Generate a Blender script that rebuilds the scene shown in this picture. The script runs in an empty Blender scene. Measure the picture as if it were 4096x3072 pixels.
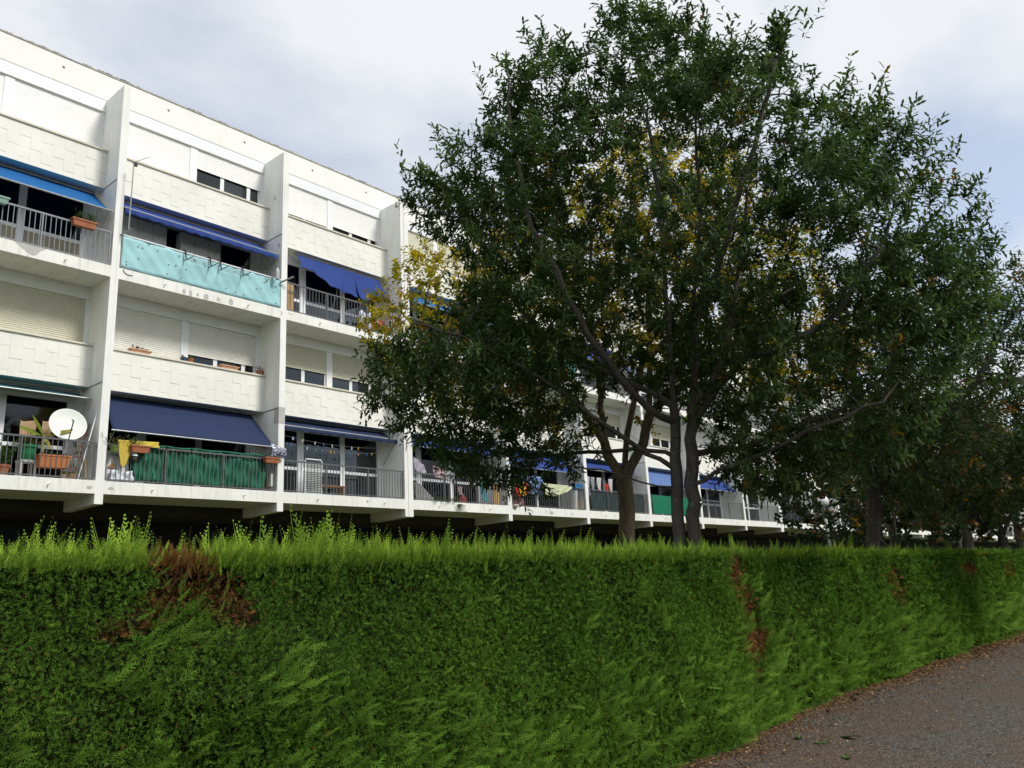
import bpy, math, random
import numpy as np
from math import sin, cos, pi, radians

S = bpy.context.scene
# ------------------------------------------------------------------ camera
F_PX, PITCH, ROLL, YAW = 3278.74, radians(13.863), radians(2.899), radians(49.865)
cam = bpy.data.objects.new("camera", bpy.data.cameras.new("camera"))
S.collection.objects.link(cam)
cam.data.sensor_width = 36.0
cam.data.lens = 36.0 * F_PX / 4096.0
cam.data.clip_start, cam.data.clip_end = 0.05, 2000
_f = np.array([sin(YAW) * cos(PITCH), cos(YAW) * cos(PITCH), sin(PITCH)])
_r = np.array([cos(YAW), -sin(YAW), 0.0]); _u = np.cross(_r, _f)
_r2 = _r * cos(ROLL) - _u * sin(ROLL); _u2 = _r * sin(ROLL) + _u * cos(ROLL)
from mathutils import Matrix, Vector
cam.matrix_world = Matrix(((_r2[0], _u2[0], -_f[0], 0), (_r2[1], _u2[1], -_f[1], 0), (_r2[2], _u2[2], -_f[2], 1.6), (0, 0, 0, 1)))
S.camera = cam

# ------------------------------------------------------------------ daylight
SUN_EL, SUN_AZ = radians(44), radians(163)      # azimuth from +Y towards +X
W = bpy.data.worlds.new("World"); S.world = W; W.use_nodes = True
nt = W.node_tree; nt.nodes.clear()
def N(tree, kind, **kw):
    n = tree.nodes.new(kind)
    for k, v in kw.items():
        if k in n.inputs: n.inputs[k].default_value = v
        else: setattr(n, k, v)
    return n
out = N(nt, "ShaderNodeOutputWorld"); bg = N(nt, "ShaderNodeBackground"); bg.inputs["Strength"].default_value = 0.125
sky = N(nt, "ShaderNodeTexSky"); sky.sky_type = 'NISHITA'; sky.sun_disc = False
sky.sun_elevation, sky.sun_rotation = SUN_EL, SUN_AZ
sky.air_density, sky.dust_density, sky.ozone_density = 1.0, 0.6, 1.0
tc = N(nt, "ShaderNodeTexCoord"); sep = N(nt, "ShaderNodeSeparateXYZ"); nt.links.new(tc.outputs["Generated"], sep.inputs[0])
zc = N(nt, "ShaderNodeMath", operation='MAXIMUM'); zc.inputs[1].default_value = 0.0; nt.links.new(sep.outputs[2], zc.inputs[0])
za = N(nt, "ShaderNodeMath", operation='ADD'); za.inputs[1].default_value = 0.22; nt.links.new(zc.outputs[0], za.inputs[0])
dx = N(nt, "ShaderNodeMath", operation='DIVIDE'); nt.links.new(sep.outputs[0], dx.inputs[0]); nt.links.new(za.outputs[0], dx.inputs[1])
dy = N(nt, "ShaderNodeMath", operation='DIVIDE'); nt.links.new(sep.outputs[1], dy.inputs[0]); nt.links.new(za.outputs[0], dy.inputs[1])
cmb = N(nt, "ShaderNodeCombineXYZ"); nt.links.new(dx.outputs[0], cmb.inputs[0]); nt.links.new(dy.outputs[0], cmb.inputs[1])
cmb.inputs[2].default_value = 14.1
nz = N(nt, "ShaderNodeTexNoise"); nt.links.new(cmb.outputs[0], nz.inputs["Vector"])
for k, v in (("Scale", 1.35), ("Detail", 6.0), ("Roughness", 0.52), ("Distortion", 0.25)): nz.inputs[k].default_value = v
rmp = N(nt, "ShaderNodeValToRGB"); nt.links.new(nz.outputs[0], rmp.inputs[0])
rmp.color_ramp.elements[0].position = 0.38; rmp.color_ramp.elements[0].color = (0.42, 0.42, 0.42, 1)
rmp.color_ramp.elements[1].position = 0.55; rmp.color_ramp.elements[1].color = (1, 1, 1, 1)
nz2 = N(nt, "ShaderNodeTexNoise"); nt.links.new(cmb.outputs[0], nz2.inputs["Vector"])
for k, v in (("Scale", 0.6), ("Detail", 3.0), ("Roughness", 0.5)): nz2.inputs[k].default_value = v
cl = N(nt, "ShaderNodeMixRGB"); nt.links.new(nz2.outputs[0], cl.inputs[0])
cl.inputs[1].default_value = (4.15, 4.38, 4.74, 1); cl.inputs[2].default_value = (5.1, 5.2, 5.33, 1)
mx = N(nt, "ShaderNodeMixRGB"); nt.links.new(rmp.outputs[0], mx.inputs[0]); nt.links.new(sky.outputs[0], mx.inputs[1]); nt.links.new(cl.outputs[0], mx.inputs[2])
nt.links.new(mx.outputs[0], bg.inputs["Color"]); nt.links.new(bg.outputs[0], out.inputs[0])

sun = bpy.data.objects.new("sun", bpy.data.lights.new("sun", 'SUN')); S.collection.objects.link(sun)
sun.data.energy = 2.1; sun.data.angle = radians(13); sun.data.color = (1.0, 0.965, 0.90)
_d = Vector((sin(SUN_AZ) * cos(SUN_EL), cos(SUN_AZ) * cos(SUN_EL), sin(SUN_EL)))
sun.rotation_euler = _d.to_track_quat('Z', 'Y').to_euler()
sun.location = (0, -10, 30)
S.view_settings.view_transform = 'Standard'; S.view_settings.look = 'None'
S.view_settings.exposure = 0.55; S.view_settings.gamma = 1.0; S.view_settings.use_curve_mapping = False
S.cycles.use_denoising = True; S.cycles.max_bounces = 6; S.cycles.transparent_max_bounces = 12; S.cycles.caustics_reflective = False; S.cycles.caustics_refractive = False

# ------------------------------------------------------------------ helpers
COL = S.collection
ORG = {}
rnd = random.Random(7)

def principled(m):
    m.use_nodes = True
    return m.node_tree, m.node_tree.nodes["Principled BSDF"]

MATS = {}
def mat(name, col, rough=0.7, var=0.12, scale=3.0, stretch=(1, 1, 1), bump=0.0, bscale=60.0, metal=0.0, spec=0.3, stain=None, trans=0.0):
    """Procedural surface: base colour varied by noise in world space, optional streaky stains and fine relief."""
    if name in MATS: return MATS[name]
    m = bpy.data.materials.new(name); t, b = principled(m); MATS[name] = m
    b.inputs["Roughness"].default_value = rough; b.inputs["Metallic"].default_value = metal
    b.inputs["Specular IOR Level"].default_value = spec
    g = t.nodes.new("ShaderNodeNewGeometry")
    mp = t.nodes.new("ShaderNodeMapping"); mp.inputs["Scale"].default_value = stretch
    t.links.new(g.outputs["Position"], mp.inputs["Vector"])
    n = N(t, "ShaderNodeTexNoise"); n.inputs["Scale"].default_value = scale; n.inputs["Detail"].default_value = 5
    t.links.new(mp.outputs[0], n.inputs["Vector"])
    r = t.nodes.new("ShaderNodeValToRGB"); t.links.new(n.outputs[0], r.inputs[0])
    c = np.array(col)
    r.color_ramp.elements[0].position = 0.25; r.color_ramp.elements[0].color = (*np.clip(c * (1 - var), 0, 1), 1)
    r.color_ramp.elements[1].position = 0.75; r.color_ramp.elements[1].color = (*np.clip(c * (1 + var), 0, 1), 1)
    src = r.outputs[0]
    if stain:
        sc, amt, scol, lo, hi, sst = stain
        mp2 = t.nodes.new("ShaderNodeMapping"); mp2.inputs["Scale"].default_value = sst
        t.links.new(g.outputs["Position"], mp2.inputs["Vector"])
        n2 = N(t, "ShaderNodeTexNoise"); n2.inputs["Scale"].default_value = sc; n2.inputs["Detail"].default_value = 6; n2.inputs["Roughness"].default_value = 0.6
        t.links.new(mp2.outputs[0], n2.inputs["Vector"])
        r2 = t.nodes.new("ShaderNodeValToRGB"); t.links.new(n2.outputs[0], r2.inputs[0])
        r2.color_ramp.elements[0].position = lo; r2.color_ramp.elements[0].color = (0, 0, 0, 1)
        r2.color_ramp.elements[1].position = hi; r2.color_ramp.elements[1].color = (amt, amt, amt, 1)
        mm = t.nodes.new("ShaderNodeMixRGB"); t.links.new(r2.outputs[0], mm.inputs[0]); t.links.new(src, mm.inputs[1]); mm.inputs[2].default_value = (*scol, 1)
        src = mm.outputs[0]
    t.links.new(src, b.inputs["Base Color"])
    if bump > 0:
        n3 = N(t, "ShaderNodeTexNoise"); n3.inputs["Scale"].default_value = bscale; n3.inputs["Detail"].default_value = 4
        t.links.new(g.outputs["Position"], n3.inputs["Vector"])
        bp = t.nodes.new("ShaderNodeBump"); bp.inputs["Strength"].default_value = bump; bp.inputs["Distance"].default_value = 0.02
        t.links.new(n3.outputs[0], bp.inputs["Height"]); t.links.new(bp.outputs[0], b.inputs["Normal"])
    if trans > 0:
        o = t.nodes["Material Output"]; tr = t.nodes.new("ShaderNodeBsdfTranslucent"); t.links.new(src, tr.inputs[0])
        ms = t.nodes.new("ShaderNodeMixShader"); ms.inputs[0].default_value = trans
        t.links.new(b.outputs[0], ms.inputs[1]); t.links.new(tr.outputs[0], ms.inputs[2]); t.links.new(ms.outputs[0], o.inputs[0])
    return m

def leafmat(name, trans=0.3, rough=0.55, spec=0.25):
    """Foliage: each leaf keeps its own tint from a mesh attribute."""
    if name in MATS: return MATS[name]
    m = bpy.data.materials.new(name); t, b = principled(m); MATS[name] = m
    a = t.nodes.new("ShaderNodeAttribute"); a.attribute_name = "tint"
    b.inputs["Roughness"].default_value = rough; b.inputs["Specular IOR Level"].default_value = spec
    t.links.new(a.outputs["Color"], b.inputs["Base Color"])
    tr = t.nodes.new("ShaderNodeBsdfTranslucent")
    hs = t.nodes.new("ShaderNodeHueSaturation"); hs.inputs["Value"].default_value = 1.25; hs.inputs["Saturation"].default_value = 1.1
    t.links.new(a.outputs["Color"], hs.inputs["Color"]); t.links.new(hs.outputs[0], tr.inputs[0])
    ms = t.nodes.new("ShaderNodeMixShader"); ms.inputs[0].default_value = trans
    o = t.nodes["Material Output"]
    t.links.new(b.outputs[0], ms.inputs[1]); t.links.new(tr.outputs[0], ms.inputs[2]); t.links.new(ms.outputs[0], o.inputs[0])
    return m

def glassmat():
    m = bpy.data.materials.new("window_glass"); m.use_nodes = True; t = m.node_tree; t.nodes.clear()
    o = t.nodes.new("ShaderNodeOutputMaterial"); tr = t.nodes.new("ShaderNodeBsdfTransparent"); tr.inputs[0].default_value = (0.62, 0.66, 0.66, 1)
    gl = t.nodes.new("ShaderNodeBsdfGlossy"); gl.inputs["Roughness"].default_value = 0.03; gl.inputs[0].default_value = (0.9, 0.92, 0.95, 1)
    fr = t.nodes.new("ShaderNodeFresnel"); fr.inputs[0].default_value = 1.45
    ms = t.nodes.new("ShaderNodeMixShader")
    t.links.new(fr.outputs[0], ms.inputs[0]); t.links.new(tr.outputs[0], ms.inputs[1]); t.links.new(gl.outputs[0], ms.inputs[2]); t.links.new(ms.outputs[0], o.inputs[0])
    return m

class MB:
    """Collects boxes, tubes, lathes and sheets; build() links them as one mesh object."""
    def __init__(s): s.v = []; s.f = []
    def add(s, vs, fs):
        o = len(s.v); s.v += [tuple(map(float, q)) for q in vs]; s.f += [tuple(o + i for i in q) for q in fs]; return s
    def box(s, x0, x1, y0, y1, z0, z1):
        return s.add([(x0, y0, z0), (x1, y0, z0), (x1, y1, z0), (x0, y1, z0), (x0, y0, z1), (x1, y0, z1), (x1, y1, z1), (x0, y1, z1)],
                     [(0, 3, 2, 1), (4, 5, 6, 7), (0, 1, 5, 4), (1, 2, 6, 5), (2, 3, 7, 6), (3, 0, 4, 7)])
    def hexa(s, p): return s.add(p, [(0, 3, 2, 1), (4, 5, 6, 7), (0, 1, 5, 4), (1, 2, 6, 5), (2, 3, 7, 6), (3, 0, 4, 7)])
    def tube(s, pts, r, n=6, cap=True):
        pts = [np.array(q, float) for q in pts]; R = r if hasattr(r, "__len__") else [r] * len(pts)
        rings = []
        for i, q in enumerate(pts):
            d = pts[min(i + 1, len(pts) - 1)] - pts[max(i - 1, 0)]; d = d / (np.linalg.norm(d) + 1e-9)
            a = np.array([0, 0, 1.0]) if abs(d[2]) < 0.9 else np.array([1.0, 0, 0])
            e1 = np.cross(d, a); e1 /= np.linalg.norm(e1); e2 = np.cross(d, e1)
            rings.append([q + R[i] * (cos(2 * pi * k / n) * e1 + sin(2 * pi * k / n) * e2) for k in range(n)])
        vs = [v for ring in rings for v in ring]; fs = []
        for i in range(len(pts) - 1):
            for k in range(n): fs.append((i * n + k, i * n + (k + 1) % n, (i + 1) * n + (k + 1) % n, (i + 1) * n + k))
        if cap: fs += [tuple(range(n)), tuple(range((len(pts) - 1) * n, len(pts) * n))]
        return s.add(vs, fs)
    def lathe(s, prof, c=(0, 0, 0), n=16, sx=1.0, sy=1.0):
        vs = []; fs = []
        for r, z in prof:
            for k in range(n): vs.append((c[0] + sx * r * cos(2 * pi * k / n), c[1] + sy * r * sin(2 * pi * k / n), c[2] + z))
        for i in range(len(prof) - 1):
            for k in range(n): fs.append((i * n + k, i * n + (k + 1) % n, (i + 1) * n + (k + 1) % n, (i + 1) * n + k))
        return s.add(vs, fs)
    def sheet(s, fn, nu, nv, thick=0.0):
        """fn(u, v) -> point, u and v in 0..1; thick gives the sheet a back side."""
        P = [[np.array(fn(i / nu, j / nv), float) for j in range(nv + 1)] for i in range(nu + 1)]
        ix = lambda i, j: i * (nv + 1) + j
        vs = [P[i][j] for i in range(nu + 1) for j in range(nv + 1)]
        fs = [(ix(i, j), ix(i + 1, j), ix(i + 1, j + 1), ix(i, j + 1)) for i in range(nu) for j in range(nv)]
        if thick:
            a = P[-1][0] - P[0][0]; b = P[0][-1] - P[0][0]; nn = np.cross(a, b); nn = nn / (np.linalg.norm(nn) + 1e-9) * thick
            o = len(vs); vs += [v + nn for v in vs]; fs += [tuple(o + k for k in reversed(q)) for q in fs[:nu * nv]]
            rim = [ix(i, 0) for i in range(nu + 1)] + [ix(nu, j) for j in range(1, nv + 1)] + [ix(i, nv) for i in range(nu - 1, -1, -1)] + [ix(0, j) for j in range(nv - 1, 0, -1)]
            for k in range(len(rim)):
                p0, p1 = rim[k], rim[(k + 1) % len(rim)]; fs.append((p0, o + p0, o + p1, p1))
        return s.add(vs, fs)
    def mesh(s, name, org=(0, 0, 0), smooth=False):
        m = bpy.data.meshes.new(name); o = np.array(org)
        m.from_pydata([tuple(np.array(q) - o) for q in s.v], [], s.f); m.update()
        if smooth: m.polygons.foreach_set("use_smooth", [True] * len(m.polygons))
        return m
    def build(s, name, m, parent=None, loc=None, smooth=False):
        """Vertices are in world coordinates; loc is the base of a top-level mesh."""
        org = ORG[parent] if parent is not None else np.array(loc if loc is not None else (0, 0, 0), float)
        me = s.mesh(name, org, smooth); me.materials.append(m)
        o = bpy.data.objects.new(name, me); COL.objects.link(o); ORG[o] = org
        if parent is not None: o.parent = parent
        else: o.location = tuple(org)
        return o

def share(name, me, parent, off=(0, 0, 0)):
    """Another object on the same mesh, moved by off from its parent's origin."""
    o = bpy.data.objects.new(name, me); COL.objects.link(o); o.parent = parent; o.location = off
    ORG[o] = ORG[parent] + np.array(off, float); return o

def tag(o, label, cat, group=None):
    o["label"] = label; o["category"] = cat
    if group: o["group"] = group
    return o
def thing(name, label, cat, loc, group=None):
    o = bpy.data.objects.new(name, None); COL.objects.link(o); o.location = loc; o.empty_display_size = 0.2
    ORG[o] = np.array(loc, float); return tag(o, label, cat, group)
def structure(o): o["kind"] = "structure"; return o

def np_object(name, V, Fc, tint, m, parent=None, loc=(0, 0, 0), smooth=False):
    """One mesh from arrays: V (n,3) world, Fc (k,3|4) faces, tint (n,3) natural leaf colour."""
    org = ORG[parent] if parent is not None else np.array(loc, float)
    V = (V - org).astype(np.float32); k = Fc.shape[1]
    me = bpy.data.meshes.new(name); me.vertices.add(len(V)); me.vertices.foreach_set("co", V.ravel())
    me.loops.add(Fc.size); me.loops.foreach_set("vertex_index", Fc.astype(np.int32).ravel())
    me.polygons.add(len(Fc)); me.polygons.foreach_set("loop_start", np.arange(0, Fc.size, k, dtype=np.int32)); me.polygons.foreach_set("loop_total", np.full(len(Fc), k, np.int32))
    if tint is not None:
        a = me.attributes.new("tint", 'FLOAT_COLOR', 'POINT'); c = np.ones((len(V), 4), np.float32); c[:, :3] = tint; a.data.foreach_set("color", c.ravel())
    me.update(calc_edges=True); me.validate()
    if smooth: me.polygons.foreach_set("use_smooth", np.ones(len(me.polygons), bool))
    me.materials.append(m)
    o = bpy.data.objects.new(name, me); COL.objects.link(o); ORG[o] = org
    if parent is not None: o.parent = parent
    else: o.location = tuple(org)
    return o

def unit(a): return a / (np.linalg.norm(a, axis=-1, keepdims=True) + 1e-9)
def frames(d, nrm):
    """Rotation matrices whose columns are side, direction, normal."""
    d = unit(d); s_ = unit(np.cross(d, nrm)); n_ = np.cross(s_, d)
    return np.stack([s_, d, n_], axis=2)
def instances(T, Fc, Pm, M, sc, cols, shade=None):
    """Copies of a small template (T verts, Fc faces) at Pm with frames M, scales sc, colours cols."""
    V = np.einsum('nij,vj->nvi', M, T) * sc[:, None, None] + Pm[:, None, :]
    n, v = len(Pm), len(T)
    Fa = (Fc[None] + (np.arange(n) * v)[:, None, None]).reshape(-1, Fc.shape[1])
    C = np.repeat(cols[:, None, :], v, 1)
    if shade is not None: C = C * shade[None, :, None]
    return V.reshape(-1, 3), Fa, C.reshape(-1, 3)
def merge(parts):
    V, Fa, C, o = [], [], [], 0
    for v, f, c in parts: V.append(v); Fa.append(f + o); C.append(c); o += len(v)
    return np.concatenate(V), np.concatenate(Fa), np.concatenate(C)

# ------------------------------------------------------------------ materials
GREY_STAIN = (1.8, 0.45, (0.40, 0.39, 0.35), 0.52, 0.82, (6, 6, 0.35))
M_WHITE = mat("white_painted_concrete", (0.80, 0.80, 0.76), 0.75, 0.05, 1.5, bump=0.12, bscale=40, stain=GREY_STAIN)
M_SLAB = mat("weathered_white_paint", (0.79, 0.79, 0.74), 0.8, 0.06, 2.0, bump=0.18, bscale=30, stain=(1.6, 0.55, (0.36, 0.35, 0.31), 0.52, 0.82, (7.0, 1.0, 0.8)))
M_FASCIA = mat("cream_roof_fascia", (0.83, 0.83, 0.785), 0.75, 0.04, 1.2, bump=0.08, stain=(3.0, 0.25, (0.5, 0.48, 0.4), 0.58, 0.85, (2, 2, 0.3)))
M_TILE = mat("cream_cladding_tile", (0.785, 0.775, 0.705), 0.7, 0.07, 1.1, bump=0.05, stain=(2.5, 0.3, (0.5, 0.47, 0.36), 0.55, 0.85, (1, 1, 1)))
M_COPING = mat("cream_coping_stone", (0.66, 0.63, 0.52), 0.8, 0.10, 3, bump=0.1, stain=(6.0, 0.5, (0.28, 0.26, 0.2), 0.55, 0.8, (1, 1, 2)))
M_PVC = mat("white_window_frame", (0.78, 0.80, 0.81), 0.4, 0.03)
M_SHUT_W = mat("white_roller_shutter", (0.84, 0.84, 0.82), 0.45, 0.03)
M_SHUT_B = mat("beige_roller_shutter", (0.62, 0.60, 0.47), 0.5, 0.05)
M_SHUT_C = mat("ivory_roller_shutter", (0.79, 0.78, 0.71), 0.5, 0.05)
M_LINTEL = mat("white_shutter_box", (0.78, 0.79, 0.79), 0.55, 0.04, 2, stain=(3, 0.3, (0.5, 0.5, 0.48), 0.55, 0.8, (2, 2, .5)))
M_ROOM_SHADE = mat("room_shade", (0.05, 0.047, 0.043), 0.9, 0.3, 0.8)  # dark colour stands in for unlit rooms behind the glass
M_UNDER_SHADE = mat("ground_floor_shade", (0.02, 0.022, 0.025), 0.9, 0.3, 0.6)  # shade under the block put into a near-black wall and ceiling colour
M_RAIL = mat("grey_painted_railing", (0.10, 0.105, 0.11), 0.5, 0.15, 8, spec=0.4, stain=(14, 0.6, (0.12, 0.06, 0.03), 0.62, 0.72, (1, 1, 1)))
M_RAIL_L = mat("pale_grey_railing", (0.20, 0.22, 0.24), 0.5, 0.12, 8, spec=0.4, stain=(14, 0.6, (0.14, 0.09, 0.06), 0.64, 0.74, (1, 1, 1)))
M_FLASH = mat("grey_roof_flashing", (0.46, 0.45, 0.41), 0.7, 0.3, 9)
M_JOINT = mat("dark_joint", (0.16, 0.155, 0.14), 0.9, 0.2, 9)
M_BARE = mat("bare_grey_concrete", (0.46, 0.455, 0.43), 0.95, 0.12, 14, bump=0.3, bscale=90)
M_GLASS = glassmat()
M_TERRA = mat("terracotta_plastic", (0.36, 0.13, 0.06), 0.65, 0.12, 10)
M_TERRA_L = mat("pale_terracotta", (0.50, 0.28, 0.17), 0.7, 0.1, 10)
M_SOIL = mat("potting_soil", (0.05, 0.035, 0.025), 0.95, 0.3, 40)
M_STEEL = mat("galvanised_steel", (0.35, 0.36, 0.36), 0.4, 0.12, 8, metal=0.6)
M_BLACK = mat("black_plastic", (0.015, 0.015, 0.016), 0.5, 0.2, 10)
M_WOOD = mat("brown_wood", (0.24, 0.12, 0.05), 0.7, 0.25, 6, stretch=(1, 1, 6))
M_PLY = mat("pale_board", (0.46, 0.30, 0.13), 0.75, 0.15, 5, stretch=(1, 1, 5))
M_LEAF = leafmat("leaf", 0.40, .55, .22)
M_CONIFER = leafmat("conifer_spray", 0.20, 0.8, 0.04)
M_BARK = mat("grey_brown_bark", (0.085, 0.075, 0.06), 0.95, 0.35, 14, stretch=(1, 1, 0.35), bump=0.9, bscale=45, stain=(9, 0.7, (0.19, 0.20, 0.16), 0.58, 0.68, (1, 1, 1)))
M_BARK2 = mat("furrowed_brown_bark", (0.115, 0.09, 0.06), 0.95, 0.4, 18, stretch=(1, 1, 0.25), bump=1.0, bscale=40, stain=(8, 0.5, (0.2, 0.2, 0.14), 0.6, 0.7, (1, 1, 1)))

# ------------------------------------------------------------------ ground, road, lawn
def sheet_obj(name, x0, x1, y0, y1, z, m, n=1):
    b = MB(); b.sheet(lambda u, v: (x0 + (x1 - x0) * u, y0 + (y1 - y0) * v, z), n, n); return structure(b.build(name, m))
M_EARTH = mat("bare_earth", (0.10, 0.075, 0.045), 0.95, 0.35, 6, bump=0.5, bscale=40)
M_LAWN = mat("mown_lawn", (0.055, 0.085, 0.025), 0.95, 0.35, 9, bump=0.6, bscale=120)
def asphalt():
    m = bpy.data.materials.new("worn_asphalt"); t, b = principled(m); b.inputs["Roughness"].default_value = 0.9; b.inputs["Specular IOR Level"].default_value = 0.2
    g = t.nodes.new("ShaderNodeNewGeometry")
    vo = N(t, "ShaderNodeTexVoronoi"); vo.inputs["Scale"].default_value = 85; t.links.new(g.outputs["Position"], vo.inputs["Vector"])
    sp = t.nodes.new("ShaderNodeSeparateColor"); t.links.new(vo.outputs["Color"], sp.inputs[0])
    r = t.nodes.new("ShaderNodeValToRGB"); t.links.new(sp.outputs[0], r.inputs[0])
    r.color_ramp.elements[0].position = 0.0; r.color_ramp.elements[0].color = (0.028, 0.026, 0.024, 1)
    r.color_ramp.elements[1].position = 1.0; r.color_ramp.elements[1].color = (0.21, 0.192, 0.168, 1)
    e = r.color_ramp.elements.new(0.6); e.color = (0.064, 0.057, 0.049, 1)
    n = N(t, "ShaderNodeTexNoise"); n.inputs["Scale"].default_value = 1.1; n.inputs["Detail"].default_value = 7; n.inputs["Roughness"].default_value = 0.65
    t.links.new(g.outputs["Position"], n.inputs["Vector"])
    r2 = t.nodes.new("ShaderNodeValToRGB"); t.links.new(n.outputs[0], r2.inputs[0])
    r2.color_ramp.elements[0].position = 0.40; r2.color_ramp.elements[0].color = (0, 0, 0, 1); r2.color_ramp.elements[1].position = 0.62; r2.color_ramp.elements[1].color = (.42, .42, .42, 1)
    mx_ = t.nodes.new("ShaderNodeMixRGB"); t.links.new(r2.outputs[0], mx_.inputs[0]); t.links.new(r.outputs[0], mx_.inputs[1]); mx_.inputs[2].default_value = (0.115, 0.062, 0.03, 1)
    t.links.new(mx_.outputs[0], b.inputs["Base Color"])
    bp = t.nodes.new("ShaderNodeBump"); bp.inputs["Strength"].default_value = 0.6; bp.inputs["Distance"].default_value = 0.006
    t.links.new(vo.outputs["Distance"], bp.inputs["Height"]); t.links.new(bp.outputs[0], b.inputs["Normal"])
    return m
sheet_obj("ground", -400, 900, -500, 700, -0.012, M_EARTH)
sheet_obj("road", -40, 160, -9, 4.02, 0.0, asphalt())
sheet_obj("verge", -40, 160, 4.024, 5.6, -0.004, M_EARTH)
sheet_obj("lawn", -40, 240, 5.6, 19.6, -0.006, M_LAWN)

# ------------------------------------------------------------------ the apartment block
P0, PW, BW = 8.4475, 0.2, 4.9305
FY, PY, WY, GY = 19.887, 20.61, 20.99, 21.10     # slab and pier front, parapet front, window plane, patio door plane
SL, SU = 4.50, 9.90                                # balcony floors
TOP_U, BOT_U, TOP_L, BOT_L = 13.388, 12.283, 7.999, 6.897
N_FIRST, N_LAST = -2, 34
def PX(n): return P0 + BW * (n - 1)
def pwid(n): return 0.36 if n in (3, 9, 15, 21, 27) else PW
blk = thing("apartment_building", "long white four storey apartment block with loggias and a flat roof", "building", (PX(0), FY, 0))
X_A, X_B = PX(N_FIRST) - PW, PX(N_LAST + 1)
b = MB(); b.box(X_A, X_B, 21.62, 31.0, 3.9, 15.78); b.build("wall", M_ROOM_SHADE, blk)
b = MB(); b.box(X_A, X_B, 23.4, 30.8, -0.3, 3.9); b.build("ground_floor_wall", M_UNDER_SHADE, blk)
b = MB(); b.box(X_A, X_B, 21.3, 23.5, 4.195, 4.47); b.box(X_A, X_B, 20.95, 21.6, 15.0, 15.72); b.build("ceiling_slab", M_UNDER_SHADE, blk)
b = MB(); b.box(X_A, X_B, 20.94, 21.7, 15.055, 15.815); b.build("roof_fascia", M_FASCIA, blk)
b = MB(); b.box(X_A, X_B, 20.915, 31.05, 15.819, 15.845); b.build("roof_edge", M_FLASH, blk)
b = MB()
for k in range(200):
    x = rnd.uniform(5, 30); w = rnd.uniform(.05, .3); b.box(x, x + w, 20.92, 21.1, 15.846, 15.85 + rnd.uniform(.005, .03))
mo = b.build("roof_moss", M_FLASH, blk); mo["kind"] = "stuff"
hole = MB(); hole.lathe([(0.032, 0), (0.035, 0.012), (0.0, 0.012)], n=10)
hm = None
for x in (7.1, 9.98, 12.45, 15.0, 17.3, 19.8, 22.2):
    h = MB(); h.tube([(0, 0.004, 0), (0, -0.006, 0)], 0.034, 10)
    if hm is None: hm = h.mesh("vent_hole"); hm.materials.append(M_JOINT)
    share("vent_hole", hm, blk, (x - PX(0), 20.94 - FY, 15.62 - (0.12 if x > 12 else 0.1)))

MC = {}
def cached(key, make, m):
    if key not in MC: me = make().mesh(key[0]); me.materials.append(m); MC[key] = me
    return MC[key]
def at_bay(name, key, make, m, n, parent=blk):
    """A part that repeats from bay to bay: built once round the bay origin (pier edge, 0, 0), then shared."""
    par = ORG[parent]; return share(name, cached((name,) + tuple(key), make, m), parent, (PX(n) - par[0], -par[1], -par[2]))

def pier_mb(w):
    q = MB(); q.box(-w, 0, FY, 21.62, 3.95, 15.03)
    return q
def beam_mb(w):
    q = MB(); q.hexa([(-w, FY + .01, 3.945), (0, FY + .01, 3.945), (0, 21.62, 3.92), (-w, 21.62, 3.92), (-w, FY + .01, 3.949), (0, FY + .01, 3.949), (0, 21.62, 3.949), (-w, 21.62, 3.949)]); return q
def slab_mb(L, z0, z1): return MB().box(0, L, FY, 21.60, z0, z1)
def drip_mb(w):
    q = MB()
    for z in (12.27, 6.88):
        q.box(-w - .006, -w, FY + .02, 20.62, z, z + .03)
    return q
NCOL, TH = 18, 0.585
def tile_mb(w, h):
    q = MB(); q.hexa([(0, PY + .006, 0), (w, PY + .006, 0), (w, PY + .02, 0), (0, PY + .02, 0), (0, PY + .011, h), (w, PY + .011, h), (w, PY + .02, h), (0, PY + .02, h)]); return q
def slat_shutter(x0, x1, zb, zt, gap=.019):
    """A roller shutter curtain of convex slats with a bottom bar."""
    q = MB(); z = zt
    prof = []
    while z > zb + .06:
        prof += [(WY + gap, z), (WY + .013, z - (.005 if gap < .02 else .010)), (WY + .010, z - .026), (WY + .0125, z - .048)]; z -= .053
    prof += [(WY + .030, z), (WY + .008, z - .004), (WY + .008, zb)]
    vs = [(x, y, zz) for y, zz in prof for x in (x0, x1)]
    return q.add(vs, [(2 * i, 2 * i + 1, 2 * i + 3, 2 * i + 2) for i in range(len(prof) - 1)])
def baluster_mb(z0, z1): return MB().box(-.0075, .0075, 19.94, 19.955, z0, z1)

SH = {  # (tier, bay): (material, bottom of the left curtain, bottom of the right curtain); None means closed
    ("U", 0): (M_SHUT_W, None, None), ("U", 1): (M_SHUT_W, None, 14.06), ("U", 2): (M_SHUT_W, 13.66, 13.76),
    ("L", 0): (M_SHUT_B, None, None), ("L", 1): (M_SHUT_C, None, 8.33), ("L", 2): (M_SHUT_B, 8.53, 8.47),
    ("L", 3): (M_SHUT_W, None, None), ("L", 4): (M_SHUT_C, 8.3, 8.6), ("L", 5): (M_SHUT_B, None, 8.7), ("L", 6): (M_SHUT_B, 8.5, 8.5)}
M_CURT = mat("mauve_net_curtain", (0.52, 0.45, 0.50), 0.9, 0.1, 4, stretch=(8, 1, .3))
M_CURT_P = mat("dusty_pink_curtain", (0.40, 0.27, 0.29), 0.9, 0.22, 5, stretch=(7, 1, .3))
M_DRAPE = mat("dark_red_drape", (0.12, 0.045, 0.035), 0.9, 0.25, 5)
M_BEIGE = mat("beige_lower_panel", (0.33, 0.29, 0.22), 0.8, 0.12, 2)

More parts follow.
